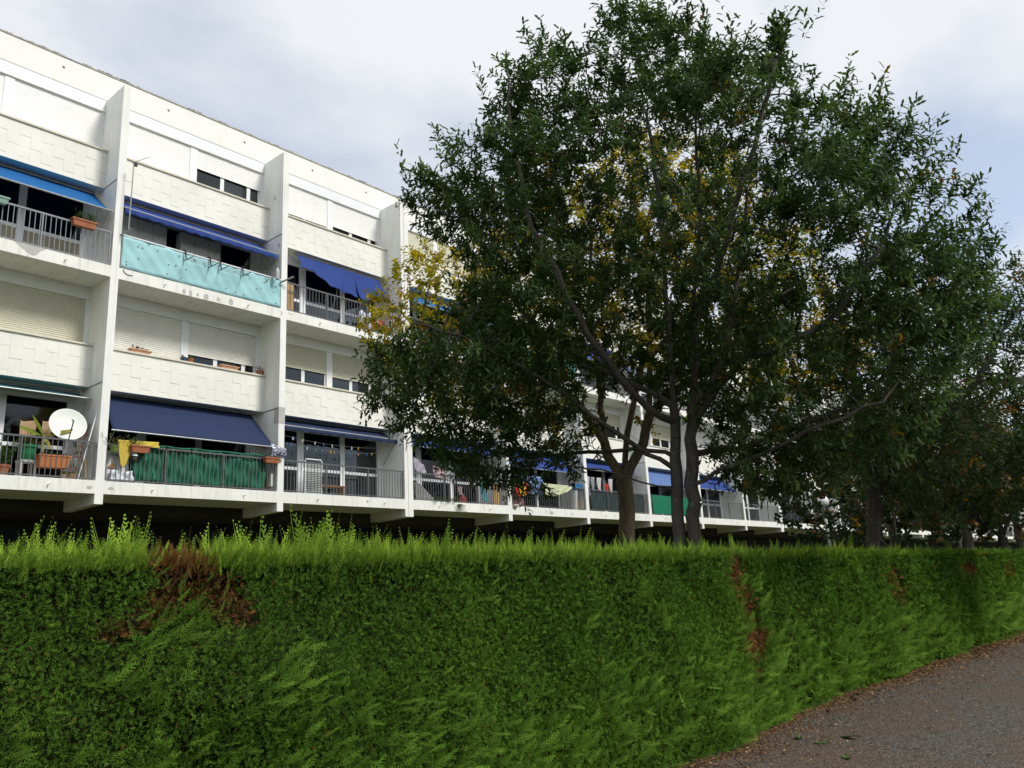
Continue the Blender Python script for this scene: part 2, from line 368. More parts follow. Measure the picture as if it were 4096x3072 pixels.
def single(n, tier): return n in (0, 1, 2) or (n == 3 and tier == "L")
def window_row(n, tier):
    L = BW - pwid(n + 1); zs, zt = (TOP_U, 14.69) if tier == "U" else (TOP_L, 9.27)
    ztop = 15.035 if tier == "U" else 9.598
    m_sh, bl, br = SH.get((tier, n), (M_SHUT_W if (n * 7) % 3 else M_SHUT_B, None if n % 2 else zs + .3, None))
    def frame():
        q = MB(); q.box(0, L, 20.935, 21.3, zt, ztop)
        for a, c in ((0, .1), (2.28, 2.50), (L - .10, L)): q.box(a, c, WY - .012, WY + .12, zs, zt)
        return q
    w = at_bay("window", (tier, round(L, 2)), frame, M_PVC if tier == "U" else M_LINTEL, n)
    for k, (a, c, zb) in enumerate(((.1, 2.28, bl), (2.5, L - .10, br))):
        closed = zb is None; z0 = zs + .012 if closed else zb
        at_bay("shutter", (tier, round(L, 2), k, round(z0, 2), m_sh.name), lambda: slat_shutter(a, c, z0, zt, .019 if tier == 'U' else .034), m_sh, n, w)
        if closed: continue
        def fr():
            q = MB(); z1 = zt - .01; y0, y1 = WY + .05, WY + .10
            div = [a + .02, a + (c - a) * .40, a + (c - a) * .82, c - .02] if c - a > 1.9 else [a + .02, a + (c - a) * .55, c - .02]
            if k == 0: div = [a + .02, a + (c - a) * .60, c - .02]
            q.box(a, c, y0, y1, zs, zs + .06)
            q.box(a, a + .04, y0, y1, zs + .06, z1); q.box(c - .05, c, y0, y1, zs + .06, z1)
            for d in div[1:-1]: q.box(d - .06, d + .06, y0 - .01, y1, zs + .06, z1)
            return q
        at_bay("sash", (tier, round(L, 2), k), fr, M_PVC, n, w)
        at_bay("pane", (tier, round(L, 2), k), lambda: MB().box(a + .03, c - .04, WY + .07, WY + .076, zs + .05, zt - .02), M_GLASS, n, w)
    if (tier, n) == ("U", 1):
        b = MB(); x = PX(1); b.sheet(lambda u, v: (x + 3.38 + 1.3 * u, 21.15 + .02 * sin(u * 40), 13.4 + 1.2 * v), 60, 1); b.build("curtain", M_CURT, w)

def parapet(n, tier):
    L = BW - pwid(n + 1); zb, zt = (BOT_U, TOP_U) if tier == "U" else (BOT_L, TOP_L)
    def body():
        q = MB(); q.box(.002, L - .002, PY + .018, 21.28, zb, zb + .12); q.box(.002, L - .002, PY + .018, WY - .03, zb + .12, zt - .045); return q
    par = at_bay("parapet", (tier, round(L, 2)), body, M_TILE, n)
    at_bay("coping", (tier, round(L, 2)), lambda: MB().box(.004, L - .004, PY - .03, WY + .02, zt - .045, zt), M_COPING, n, par)
    cw = L / NCOL; H = zt - .048 - zb; rest = MB(); org = ORG[par]
    for c in range(NCOL):
        z = H - (.04 if c % 2 else .33); z1 = H
        cuts = [H]
        while z > .02: cuts.append(z); z -= TH
        cuts.append(0)
        for i in range(len(cuts) - 1):
            h = cuts[i] - cuts[i + 1] - .004
            if h < .02: continue
            x = c * cw + .002
            if single(n, tier) and not (n == 0 and c < 8):
                key = ("tile", round(cw, 3), round(h, 3))
                me = cached(key, lambda: tile_mb(cw - .0015, h), M_TILE)
                dy = rnd.uniform(-.002, .002)
                share("tile", me, par, (x + (PX(n) - org[0]), dy - org[1], zb + cuts[i + 1] + .0025 - org[2]))
            else:
                t_ = tile_mb(cw - .0015, h); rest.add([(v[0] + x + PX(n), v[1], v[2] + zb + cuts[i + 1]) for v in t_.v], t_.f)
    if rest.v and n < 9: o = rest.build("tiles", M_TILE, par); o["kind"] = "stuff"

def loggia(n, tier):
    L = BW - pwid(n + 1); z0 = SL if tier == "L" else SU; zh = z0 + 2.12; zc = BOT_L if tier == "L" else BOT_U
    x = PX(n)
    def frame():
        q = MB(); y0, y1 = GY - .03, GY + .06
        q.box(0, L, GY - .05, 21.3, zh, zc)                       # roller box and head
        for a, c in ((0, .05), (1.27, 1.50), (2.90, 3.07), (4.42, L)): q.box(a, c, y0, y1, z0, zh)
        for a, c in ((.05, 1.27), (1.50, 2.90), (3.07, 4.42)):
            q.box(a, c, y0 + .01, y1, z0 + .86, z0 + .95); q.box(a, c, y0 + .01, y1, z0, z0 + .10); q.box(a, c, y0 + .01, y1, zh - .06, zh)
        q.box(1.375, 1.395, y0 - .006, y0, z0, zh); q.box(2.98, 2.99, y0 - .006, y0, z0, zh)
        return q
    door = at_bay("patio_door", (tier, round(L, 2)), frame, M_PVC, n)
    for a, c in ((.05, 1.27), (1.50, 2.90), (3.07, 4.42)):
        at_bay("pane", (tier, a, "up"), lambda: MB().box(a, c, GY + .01, GY + .016, z0 + .95, zh - .06), M_GLASS, n, door)
        at_bay("pane", (tier, a, "low", n == 0 and tier == "U"), lambda: MB().box(a, c, GY + .01, GY + .016, z0 + .10, z0 + .86), M_BEIGE if (n == 0 and tier == "U") else M_GLASS, n, door)
    # railing
    mr = M_RAIL_L if (n == 0 and tier == "U") else M_RAIL
    def rails():
        q = MB(); q.box(.02, L - .03, 19.93, 19.965, z0 + .885, z0 + .925); q.box(.02, L - .03, 19.932, 19.963, z0 + .035, z0 + .06)
        for a in (1.50, 3.10): q.box(a - .016, a + .016, 19.93, 19.965, z0, z0 + .885)
        q.box(.02, .05, 19.932, 19.963, z0 + .06, z0 + .885); q.box(L - .06, L - .03, 19.932, 19.963, z0 + .06, z0 + .885)
        for z in (.12, .80): q.box(L - .03, L, 19.94, 19.956, z0 + z, z0 + z + .03)
        return q
    r = at_bay("railing", (tier, round(L, 2), mr.name), rails, mr, n)
    xs = [.05 + .1155 * k for k in range(1, 41) if min(abs(.05 + .1155 * k - 1.5), abs(.05 + .1155 * k - 3.1)) > .03 and .05 + .1155 * k < L - .08]
    if n <= 5 and (tier == "L" or n in (0, 2)):
        me = cached(("baluster", tier, mr.name), lambda: baluster_mb(z0 + .06, z0 + .886), mr)
        for q in xs:
            if n == 0 and q < 2.1: continue
            share("baluster", me, r, (q + (PX(n) - ORG[r][0]), -ORG[r][1], -ORG[r][2]))
        xs = [q for q in xs if n == 0 and q < 2.1]
    if xs and n < 26:
        def many():
            m_ = MB()
            for q in xs: m_.box(q - .0075, q + .0075, 19.94, 19.955, z0 + .06, z0 + .886)
            return m_
        o = at_bay("balusters", (tier, len(xs), round(L, 2), mr.name), many, mr, n, r); o["kind"] = "stuff"
    # weep spouts in the slab front
    if n < 8:
        for q in ((1.2, 3.65) if tier == "U" else (1.17, 3.7)):
            at_bay("weep_spout", (tier, q), lambda: MB().tube([(q, FY, z0 - .15), (q, FY - .06, z0 - .155), (q + .01, FY - .075, z0 - .16)], .016, 6), M_SLAB, n)

for n in range(N_FIRST, N_LAST + 1):
    w = pwid(n); at_bay("pier", (w,), lambda: pier_mb(w), M_WHITE, n)
    at_bay("pier_foot", (w,), lambda: beam_mb(w), M_SLAB, n)
    at_bay("pier_joint", (w,), lambda: drip_mb(w), M_JOINT, n)
    L = BW - pwid(n + 1)
    at_bay("floor_slab", (round(L, 2), "U"), lambda: slab_mb(L, 9.60, SU), M_SLAB, n)
    at_bay("floor_slab", (round(L, 2), "L"), lambda: slab_mb(L, 4.19, SL), M_SLAB, n)
    for tier in "UL": window_row(n, tier); parapet(n, tier); loggia(n, tier)
# double pier: vertical expansion joint
b = MB(); b.box(PX(3) - .215, PX(3) - .205, FY - .003, FY + .01, 3.96, 15.02); b.build("pier_joint", M_JOINT, blk)

# bare patches where the paint has come off (thin irregular flakes standing where they are seen)
def patch(cx, cz, rx, rz, seed, y=FY, m=M_BARE, squ=1.0):
    q = MB(); r_ = random.Random(seed); k = 14
    vs = [(cx + rx * cos(2 * pi * i / k) * r_.uniform(.75, 1.1), y - .004, cz + rz * sin(2 * pi * i / k) * r_.uniform(.75, 1.1)) for i in range(k)]
    back = [(v[0], y + .004, v[2]) for v in vs]
    q.add(vs + back, [tuple(range(k))] + [(i, i + k, (i + 1) % k + k, (i + 1) % k) for i in range(k)])
    q.build("bare_patch", m, blk)
for i, (x, z, rx, rz) in enumerate([(10.18, 9.69, .05, .075), (10.37, 9.69, .05, .085), (10.57, 9.69, .04, .06), (10.82, 9.68, .085, .10), (11.18, 9.70, .05, .08), (11.57, 9.73, .08, .11),
                                    (24.17, 4.42, .09, .05), (25.27, 4.37, .03, .08), (25.58, 4.32, .14, .08), (25.48, 4.43, .05, .04), (8.12, 4.33, .07, .045), (8.62, 4.33, .075, .04), (12.0, 9.64, .06, .015), (16.4, 4.36, .05, .05)]):
    patch(x, z, rx, rz, 40 + i)
q = MB(); vs = [(6.05, 9.895), (6.14, 9.83), (6.25, 9.76), (6.36, 9.70), (6.43, 9.665), (6.50, 9.67), (6.56, 9.73), (6.60, 9.80), (6.68, 9.86), (6.73, 9.895)]
q.add([(a, FY - .005, c) for a, c in vs] + [(a, FY + .01, c) for a, c in vs], [tuple(range(10))] + [(i, i + 10, (i + 1) % 10 + 10, (i + 1) % 10) for i in range(10)]); q.build("bare_patch", M_BARE, blk)
# spalled corner and cracks at the pier joints
for pts, r_ in (([(8.55, 9.87), (8.58, 9.80), (8.66, 9.76), (8.75, 9.755), (8.79, 9.77)], .016), ([(13.45, 9.88), (13.47, 9.80), (13.56, 9.79), (13.62, 9.84)], .006), ([(13.2, 9.82), (13.22, 9.74), (13.18, 9.69)], .012)):
    b = MB(); b.tube([(a, FY, c) for a, c in pts], r_, 5); b.build("crack", M_JOINT, blk)
b = MB(); b.box(PX(2) - PW - .004, PX(2) + .004, FY - .006, FY + .22, 6.45, 6.93); b.build("bare_patch", M_BARE, blk)
for z, y in ((13.61, 20.31), (11.96, 20.03)):
    b = MB(); k = 10; vs = [(PX(2) - PW - .004, y + .05 * cos(2 * pi * i / k), z + .08 * sin(2 * pi * i / k) * (1 + .2 * sin(3 * i))) for i in range(k)]
    b.add(vs + [(v[0] + .01, v[1], v[2]) for v in vs], [tuple(range(k))] + [(i, i + k, (i + 1) % k + k, (i + 1) % k) for i in range(k)]); b.build("bare_patch", M_BARE, blk)
# furnishing parts seen through the glass
b = MB()
for a, c in ((13.45, 14.6), (14.9, 16.25), (16.5, 17.75)):
    b.sheet(lambda u, v: (a + (c - a) * u, 21.22 + .015 * sin(u * 45), 9.95 + 1.75 * v), 60, 1)
b.build("curtain", M_CURT_P, blk)
b = MB()
for a, c in ((13.45, 14.6), (14.9, 16.25), (16.5, 17.75)):
    b.sheet(lambda u, v: (a + (c - a) * u, 21.19 + .01 * sin(u * 30), 11.98 - v * (.15 + .75 * abs(sin(pi * (u * .9 + .05))) ** 1.5)), 24, 4)
b.build("curtain", M_DRAPE, blk)
b = MB(); b.box(17.02, 17.8, 21.3, 21.36, 4.55, 6.4); b.build("interior_door", mat("dim_grey_door", (0.16, 0.155, 0.15), 0.7, 0.1), blk)
b = MB(); b.box(13.2, 13.6, 23.36, 23.4, 0.0, 3.7); b.box(1.5, 8.0, 23.3, 23.4, 2.95, 3.05); b.box(10, 60, 23.3, 23.4, 2.9, 2.98); b.build("garage_trim", mat("dull_blue_grey_trim", (.06, .07, .08), .8), blk)

# ------------------------------------------------------------------ the clipped conifer hedge along the road
G = np.random.default_rng(11)
H_TOP = 1.86
def hedge_front(x, z):
    """Distance of the clipped face from the road axis: bulging towards the foot, dipping where plants have died."""
    y = 4.22 - 0.13 * np.clip(1 - z / 1.7, 0, 1) ** 1.3 - 0.05 * np.sin(x * 1.9 + 1.0) * np.clip(1.4 - z, 0, 1) - 0.025 * np.sin(x * 4.3 + z * 2.1)
    y = y - 0.16 * np.exp(-((x - 7.9) / 0.9) ** 2) * np.clip(1.25 - z, 0, 1) - 0.20 * np.exp(-((x - 2.75) / 0.7) ** 2) * np.exp(-((z - 1.15) / 0.25) ** 2)
    y = y + 0.12 * np.clip((x - 9.2) / 0.6, 0, 1) * np.clip((17.5 - x) / 3, 0, 1) + 0.03 * np.sin(x * 0.8)
    return y
DEAD = [(2.25, 1.82, .16, .11), (2.30, 1.69, .13, .09), (2.47, 1.65, .11, .11), (2.58, 1.53, .09, .08), (2.16, 1.60, .08, .09), (2.03, 1.50, .09, .045), (1.90, 1.455, .06, .025),
        (8.82, 1.60, .20, .20), (8.98, 1.25, .20, .26), (8.95, .86, .32, .17), (8.8, .6, .1, .2), (9.35, .9, .25, .1), (14.8, 1.35, .26, .33), (19.4, 1.5, .6, .16), (23.5, 1.4, .3, .25), (14.5, .6, .2, .06)]
def deadness(x, z):
    d = np.zeros_like(x)
    for cx, cz, rx, rz in DEAD: d = np.maximum(d, 1.25 - np.sqrt(((x - cx) / rx) ** 2 + ((z - cz) / rz) ** 2))
    return np.clip(d * 2.2, 0, 1)
hedge = thing("hedge", "long clipped conifer hedge with bright young shoots along its top and brown dead patches", "hedge", (7, 4.7, 0))
# solid body behind the sprays; near-black colour stands in for shade in the gaps
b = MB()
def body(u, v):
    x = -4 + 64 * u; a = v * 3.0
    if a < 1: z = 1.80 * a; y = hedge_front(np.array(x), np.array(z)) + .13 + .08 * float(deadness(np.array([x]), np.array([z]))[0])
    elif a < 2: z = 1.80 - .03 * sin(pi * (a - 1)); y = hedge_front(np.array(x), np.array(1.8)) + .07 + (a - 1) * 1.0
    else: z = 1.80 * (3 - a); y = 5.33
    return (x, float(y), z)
b.sheet(body, 520, 30); b.build("gap_shade_body", mat("hedge_gap_shade", (0.010, 0.011, 0.005), 1.0, 0.5, 12, spec=0.0), hedge)

def spray(pairs, length, spread, sub, wid, rs, a0=.55, a1=.85, tap=.8):
    """A flat conifer frond lying in the XY plane, pointing along +Y: tapering stem, paired twigs, twiglets."""
    V, Fc, sh = [], [], []
    def tri(p, q, w):
        p, q = np.array(p), np.array(q); d = q - p; s_ = np.array([-d[1], d[0], 0]); s_ = s_ / (np.linalg.norm(s_) + 1e-9) * w
        o = len(V); V.extend([p - s_, p + s_, q + (0, 0, .0)]); Fc.append((o, o + 1, o + 2)); t0, t1 = p[1] / length, q[1] / length
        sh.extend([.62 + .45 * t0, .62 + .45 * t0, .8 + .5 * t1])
    bend = lambda t: np.array([0.06 * length * sin(3 * t + rs.uniform(-.3, .3)), t * length, -.18 * length * t * t])
    tri(bend(0), bend(1), wid * .9)
    for i in range(pairs):
        t = (i + .6) / (pairs + .3); p = bend(t); L = spread * length * (1.05 - tap * t) * (.55 + .45 * min(1, t * 5))
        for sd in (-1, 1):
            ang = rs.uniform(a0, a1); q = p + L * np.array([sd * sin(ang), cos(ang), rs.uniform(-.25, .12)]); tri(p, q, wid)
            for k in range(sub):
                f = (k + 1) / (sub + 1); c = p + (q - p) * f; a2 = ang + rs.choice((-.65, .65)); tri(c, c + L * .42 * (1 - .4 * f) * np.array([sd * sin(a2), cos(a2), rs.uniform(-.3, .2)]), wid * .85)
    return np.array(V), np.array(Fc), np.array(sh)
rs = random.Random(3)
SHORT = [spray(2, 1.0, .70, 0, .055, rs, .5, 1.1) for _ in range(5)]
LONG = [spray(8, 1.0, .36, 2, .015, rs, .45, .75) for _ in range(5)]
SHOOT = [spray(11, 1.0, .23, 1, .014, rs, .28, .62, .97) for _ in range(6)]
GREEN_D, GREEN_M, GREEN_L, LIME, BROWN = (np.array(c) for c in ((.038, .094, .013), (.084, .172, .020), (.150, .275, .034), (.30, .43, .05), (.21, .098, .034)))
def noise2(x, z, f, ph):
    return (np.sin(x * f + ph) + np.sin(z * f * 1.3 + ph * 2.1 + 1.7 * np.sin(x * f * .6)) + np.sin((x + z) * f * .73 + ph * .7)) / 3
parts = []
# clipped face: short cut sprays, more and finer near the camera side
def face_points(x0, x1, dens):
    n = int((x1 - x0) * H_TOP * dens); return G.uniform(x0, x1, n), G.uniform(0.0, H_TOP, n)
zones = [(-3, .9, 500), (.9, 3.6, 11500), (3.6, 6.0, 9500), (6.0, 9.5, 5600), (9.5, 14, 2300), (14, 20, 1100), (20, 32, 420), (32, 58, 60)]
for x0, x1, dens in zones:
    x, z = face_points(x0, x1, dens); n = len(x)
    dist = np.sqrt(x ** 2 + 4.2 ** 2); sc = np.clip(dist / 5.4, .85, 6) * .027 * G.uniform(.7, 1.35, n)
    if x1 <= .9: sc *= 2.2
    dd = deadness(x, z); y = hedge_front(x, z) + .03 * noise2(x * 2.1, z * 2.3, 5.3, .8) + G.uniform(-.03, .10, n) + dd * .07
    keep = G.uniform(size=n) > dd * .12; x, y, z, sc, dd = x[keep], y[keep], z[keep], sc[keep], dd[keep]; n = len(x)
    d = np.stack([G.normal(0, .75, n), G.normal(-.45, .35, n), G.normal(.25, .7, n)], 1); nr = np.stack([G.normal(0, .6, n), G.normal(-1, .4, n), G.normal(.2, .6, n)], 1)
    M = frames(d, nr); m_ = np.clip(.5 + .5 * noise2(x, z, 3.1, 1.0) + G.normal(0, .33, n), 0, 1)[:, None]
    low = np.clip((1.55 - z) / 1.2, 0, 1)[:, None]
    c = GREEN_D * (1 - m_) + GREEN_M * m_; c = c * (1 - .45 * low) + (GREEN_M * .75 + GREEN_L * .35) * .45 * low
    c = c * G.uniform(.5, 1.6, (n, 1)); tip = (G.uniform(size=(n, 1)) < .05); c = np.where(tip, GREEN_L, c)
    brown = (G.uniform(size=n) < dd * .93)[:, None] | (G.uniform(size=(n, 1)) < .004)
    c = np.where(brown, BROWN * G.uniform(.35, 1.5, (n, 1)), c)
    P = np.stack([x, y, z], 1); ki = G.integers(0, 5, n)
    for k in range(5):
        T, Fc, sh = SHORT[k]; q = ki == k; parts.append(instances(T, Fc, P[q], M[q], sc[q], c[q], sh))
V, Fa, Cc = merge(parts); o = np_object("clipped_foliage", V, Fa, Cc, M_CONIFER, hedge); o["kind"] = "stuff"
# longer feathery sprays that escaped the shears, mostly low down and round the dead plants
parts = []
for x0, x1, dens in [(-3, .8, 40), (.8, 4, 230), (4, 9.5, 210), (9.5, 15, 110), (15, 30, 36)]:
    n = int((x1 - x0) * H_TOP * dens); x = G.uniform(x0, x1, n); z = G.uniform(.02, 1.82, n)
    edge = 1.16 - .22 * np.exp(-((x - 2.2) / .9) ** 2) * -1 + .12 * np.sin(x * 2.3) + .10 * np.sin(x * 5.1 + 1)
    pr = np.clip((edge - z) / .42, .035, 1) * (.55 + .45 * noise2(x, z, 4.7, .4) ** 2 * 3)
    dd = deadness(x, z); keep = (G.uniform(size=n) < pr) & (dd < .5); x, z = x[keep], z[keep]; n = len(x)
    low = np.clip((1.25 - z) / .8, 0, 1); dist = np.sqrt(x ** 2 + 4.2 ** 2)
    sc = (.07 + .13 * low * G.uniform(.4, 1, n) + .03 * G.uniform(size=n)) * np.clip(dist / 9, 1, 2.5)
    y = hedge_front(x, z) + .02 - G.uniform(0, .03, n)
    d = np.stack([G.normal(.42, .40, n), G.normal(-.55, .25, n), G.normal(.62, .35, n)], 1); nr = np.stack([G.normal(-.1, .35, n), G.normal(-.8, .3, n), G.normal(.75, .3, n)], 1)
    M = frames(d, nr); w = np.clip(G.normal(.45, .38, n), 0, 1)[:, None]
    c = (GREEN_M * 1.1) * (1 - w) + GREEN_L * w; c *= G.uniform(.7, 1.2, (n, 1))
    P = np.stack([x, y, z], 1); ki = G.integers(0, 5, n)
    for k in range(5):
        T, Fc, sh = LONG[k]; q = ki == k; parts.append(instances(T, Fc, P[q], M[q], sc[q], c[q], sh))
# big single sprays seen round the first dead patch
big = [(2.06, 1.44, .33, .5), (2.22, 1.40, .30, .35), (2.30, 1.57, .20, .05), (2.38, 1.60, .16, -.1), (2.26, 1.66, .15, .2), (2.72, 1.22, .34, .9), (2.66, 1.14, .30, 1.1), (2.5, 1.36, .22, .0), (2.62, 1.32, .2, .1), (1.9, 1.22, .28, .5), (2.1, 1.2, .3, .3),
       (8.75, 1.5, .3, .3), (9.15, 1.45, .3, .5), (9.3, 1.2, .4, .5), (8.7, 1.05, .35, .4), (9.35, .78, .55, .6), (9.2, .6, .5, .5), (5.7, 1.28, .3, .4), (6.6, 1.45, .35, .4), (4.6, 1.5, .2, .5), (6.9, 1.2, .35, .3)]
for x, z, L, lean in big:
    for r_ in range(11):
        P = np.array([[x + G.normal(0, .06), float(hedge_front(np.array(x), np.array(z))) + .02 - .05 * G.uniform(), z + G.normal(0, .06)]])
        M = frames(np.array([[lean + G.normal(0, .32), -.5 + G.normal(0, .2), .75 + G.normal(0, .25)]]), np.array([[-.1 + G.normal(0, .4), -.8, .6 + G.normal(0, .4)]]))
        T, Fc, sh = LONG[r_ % 5]; parts.append(instances(T, Fc, P, M, np.array([L * G.uniform(.3, .62)]), ((GREEN_L if G.uniform() < .6 else GREEN_M) * G.uniform(.7, 1.15))[None], sh))
V, Fa, Cc = merge(parts); o = np_object("unclipped_sprays", V, Fa, Cc, M_CONIFER, hedge); o["kind"] = "stuff"
# young yellow-green shoots standing up along the top
parts = []
for x0, x1, dens in [(-3, .8, 260), (.8, 4, 1300), (4, 8, 1000), (8, 14, 480), (14, 24, 200), (24, 58, 50)]:
    n = int((x1 - x0) * 1.12 * dens * .72); x = G.uniform(x0, x1, n); t = G.uniform(0, 1, n) ** 2.0
    y = hedge_front(x, np.full(n, 1.8)) - .01 + t * 1.1; z = 1.77 + G.uniform(0, .05, n)
    over = G.uniform(size=n) < .16; t = np.where(over, 0, t); z = np.where(over, 1.80 - G.exponential(.03, n), z); y = np.where(over, hedge_front(x, z) - .005, y)
    hgt = .085 + .06 * np.clip(noise2(x * 1.6, y * 2.2, 3.3, 2.0), -.4, 1) + G.exponential(.028, n)
    hgt *= np.clip(1.12 - .028 * np.clip(x - 8, 0, 14), .55, 2)
    tall = G.uniform(size=n) < .018; hgt = np.where(tall, hgt + G.uniform(.04, .12, n), hgt)
    tuft = np.exp(-((x - 3.22) / .22) ** 2) * (G.uniform(size=n) < .14); hgt = hgt + tuft * G.uniform(.05, .22, n)
    front = (t < .06); hgt = np.where(front, hgt * G.uniform(.35, .9, n), hgt); dist = np.sqrt(x ** 2 + 4.5 ** 2)
    d = np.stack([G.normal(.05, .22, n), G.normal(-.05, .2, n) - .25 * front, np.ones(n)], 1); a = G.uniform(0, 2 * pi, n); nr = np.stack([np.cos(a), np.sin(a), np.zeros(n)], 1)
    M = frames(d, nr); wide = np.clip(dist / 9, 1, 2.2) * np.where(tall, .8, 1.25); M[:, :, 0] *= wide[:, None]
    w = np.clip(G.normal(.58, .28, n) - .30 * over, 0, 1)[:, None]; c = (GREEN_M * .4 + GREEN_L * .6) * (1 - w) + LIME * w; c *= G.uniform(.75, 1.2, (n, 1))
    dd = deadness(x, np.full(n, 1.78)); keep = (dd < .3) | (G.uniform(size=n) < .75); ded = (dd >= .3) & (t < .35); c = np.where(ded[:, None], BROWN * G.uniform(.5, 1.4, (n, 1)), c); hgt = np.where(dd >= .3, hgt * .6, hgt)
    P = np.stack([x, y, z], 1); ki = G.integers(0, 6, n)
    for k in range(6):
        T, Fc, sh = SHOOT[k]; q = (ki == k) & keep; parts.append(instances(T, Fc, P[q], M[q], hgt[q] * 1.1, c[q], sh))
V, Fa, Cc = merge(parts); o = np_object("young_shoots", V, Fa, Cc, M_CONIFER, hedge); o["kind"] = "stuff"
# bare brown twigs in the dead patches
b = MB()
for cx, cz, rx, rz in DEAD[:13]:
    for k in range(14):
        x = cx + rx * rnd.uniform(-.8, .8); z = cz + rz * rnd.uniform(-.8, .8); y = float(hedge_front(np.array(x), np.array(z))) + .05; L = rnd.uniform(.05, .14); a = rnd.uniform(-.9, .9)
        b.tube([(x, y + .05, z), (x + L * .5 * sin(a), y - .02, z + L * .4 * cos(a)), (x + L * sin(a), y - .06, z + L * cos(a))], [.003, .0022, .001], 3)
o = b.build("dead_twigs", mat("dead_brown_twig", (0.13, 0.065, 0.035), 0.9, 0.4, 30), hedge); o["kind"] = "stuff"

# fallen leaves and needles gathered at the foot of the hedge
n = 34000; t = G.uniform(size=n); x = 3 + 30 * G.uniform(size=n) ** 1.5
edge = np.array([float(hedge_front(np.array(a), np.array(0.02))) for a in x]) + .02
off = np.where(t < .55, G.exponential(.20, n), np.where(t < .78, G.exponential(.65, n), G.uniform(0, 4.5, n) * G.uniform(.1, 1, n)))
y = edge - off; thin = (off > .5) & (G.uniform(size=n) < .35); y = np.where(thin, edge - .1, y)
sz = G.uniform(.012, .032, n) * np.clip(x / 12, .85, 1.8); a = G.uniform(0, 2 * pi, n)
T = np.array([(-.3, -.55, 0), (.32, -.45, .12), (.1, .62, .05), (-.38, .2, .18)]); Fq = np.array([(0, 1, 2, 3)])
d = np.stack([np.cos(a), np.sin(a), G.normal(0, .25, n)], 1); M = frames(d, np.stack([G.normal(0, .35, n), G.normal(0, .35, n), np.ones(n)], 1))
pal = np.array([(.20, .105, .05), (.27, .16, .075), (.13, .068, .034), (.36, .25, .13), (.17, .11, .06), (.07, .042, .026)]); c = pal[G.choice(6, n, p=[.27, .2, .22, .08, .15, .08])] * G.uniform(.7, 1.2, (n, 1))
V, Fa, Cc = instances(T, Fq, np.stack([x, y, .004 + G.uniform(0, .012, n)], 1), M, sz, c)
o = np_object("leaf_litter", V, Fa, Cc, leafmat("dry_leaf", .1, .85, .1)); o["kind"] = "stuff"

# ------------------------------------------------------------------ trees
OAK_LEAF = (np.array([(0, 0, 0), (.15, .30, .04), (-.15, .30, .04), (.09, .48, .02), (-.09, .48, .02), (.15, .68, .04), (-.15, .68, .04), (0, 1, -.05)]),
            np.array([(0, 1, 2), (1, 3, 2), (3, 4, 2), (3, 5, 4), (5, 6, 4), (5, 7, 6)]))
SLIM_LEAF = (np.array([(0, 0, 0), (.15, .3, .04), (.12, .68, .03), (0, 1, -.03), (-.12, .68, .03), (-.15, .3, .04)]), np.array([(0, 1, 2), (0, 2, 3), (0, 3, 4), (0, 4, 5)]))
OVAL_LEAF = (np.array([(0, 0, 0), (.26, .30, .05), (.24, .68, .04), (0, 1, -.03), (-.24, .68, .04), (-.26, .30, .05)]), np.array([(0, 1, 2), (0, 2, 3), (0, 3, 4), (0, 4, 5)]))

def in_poly(px, py, poly):
    ins = np.zeros(len(px), bool); k = len(poly)
    for i in range(k):
        x0, y0 = poly[i]; x1, y1 = poly[(i + 1) % k]
        c = ((y0 > py) != (y1 > py)) & (px < (x1 - x0) * (py - y0) / (y1 - y0 + 1e-12) + x0); ins ^= c
    return ins
def edge_dist(px, py, poly):
    d = np.full(len(px), 1e9); k = len(poly)
    for i in range(k):
        a = np.array(poly[i]); b_ = np.array(poly[(i + 1) % k]); e = b_ - a; t = np.clip(((px - a[0]) * e[0] + (py - a[1]) * e[1]) / (e @ e + 1e-9), 0, 1)
        d = np.minimum(d, np.hypot(px - a[0] - t * e[0], py - a[1] - t * e[1]))
    return d
def crown_points(g, n, poly, depth, hollow=None, inset=0.0):
    """Points inside a crown: outline poly in (across, height), thickness swelling from the rim to depth."""
    P = np.array(poly); out_ = []
    while sum(len(q) for q in out_) < n:
        u = g.uniform(P[:, 0].min(), P[:, 0].max(), n * 2); z = g.uniform(P[:, 1].min(), P[:, 1].max(), n * 2); k = in_poly(u, z, poly); u, z = u[k], z[k]
        e = edge_dist(u, z, poly); wmax = depth * np.sqrt(np.clip(e / 2.4, .015, 1)); w = g.uniform(-1, 1, len(u)); w = np.sign(w) * np.abs(w) ** .7 * wmax
        keep = e > inset
        if hollow is not None: keep &= g.uniform(size=len(u)) < hollow(u, z, w)
        out_.append(np.stack([u[keep], w[keep], z[keep]], 1))
    return np.concatenate(out_)[:n]

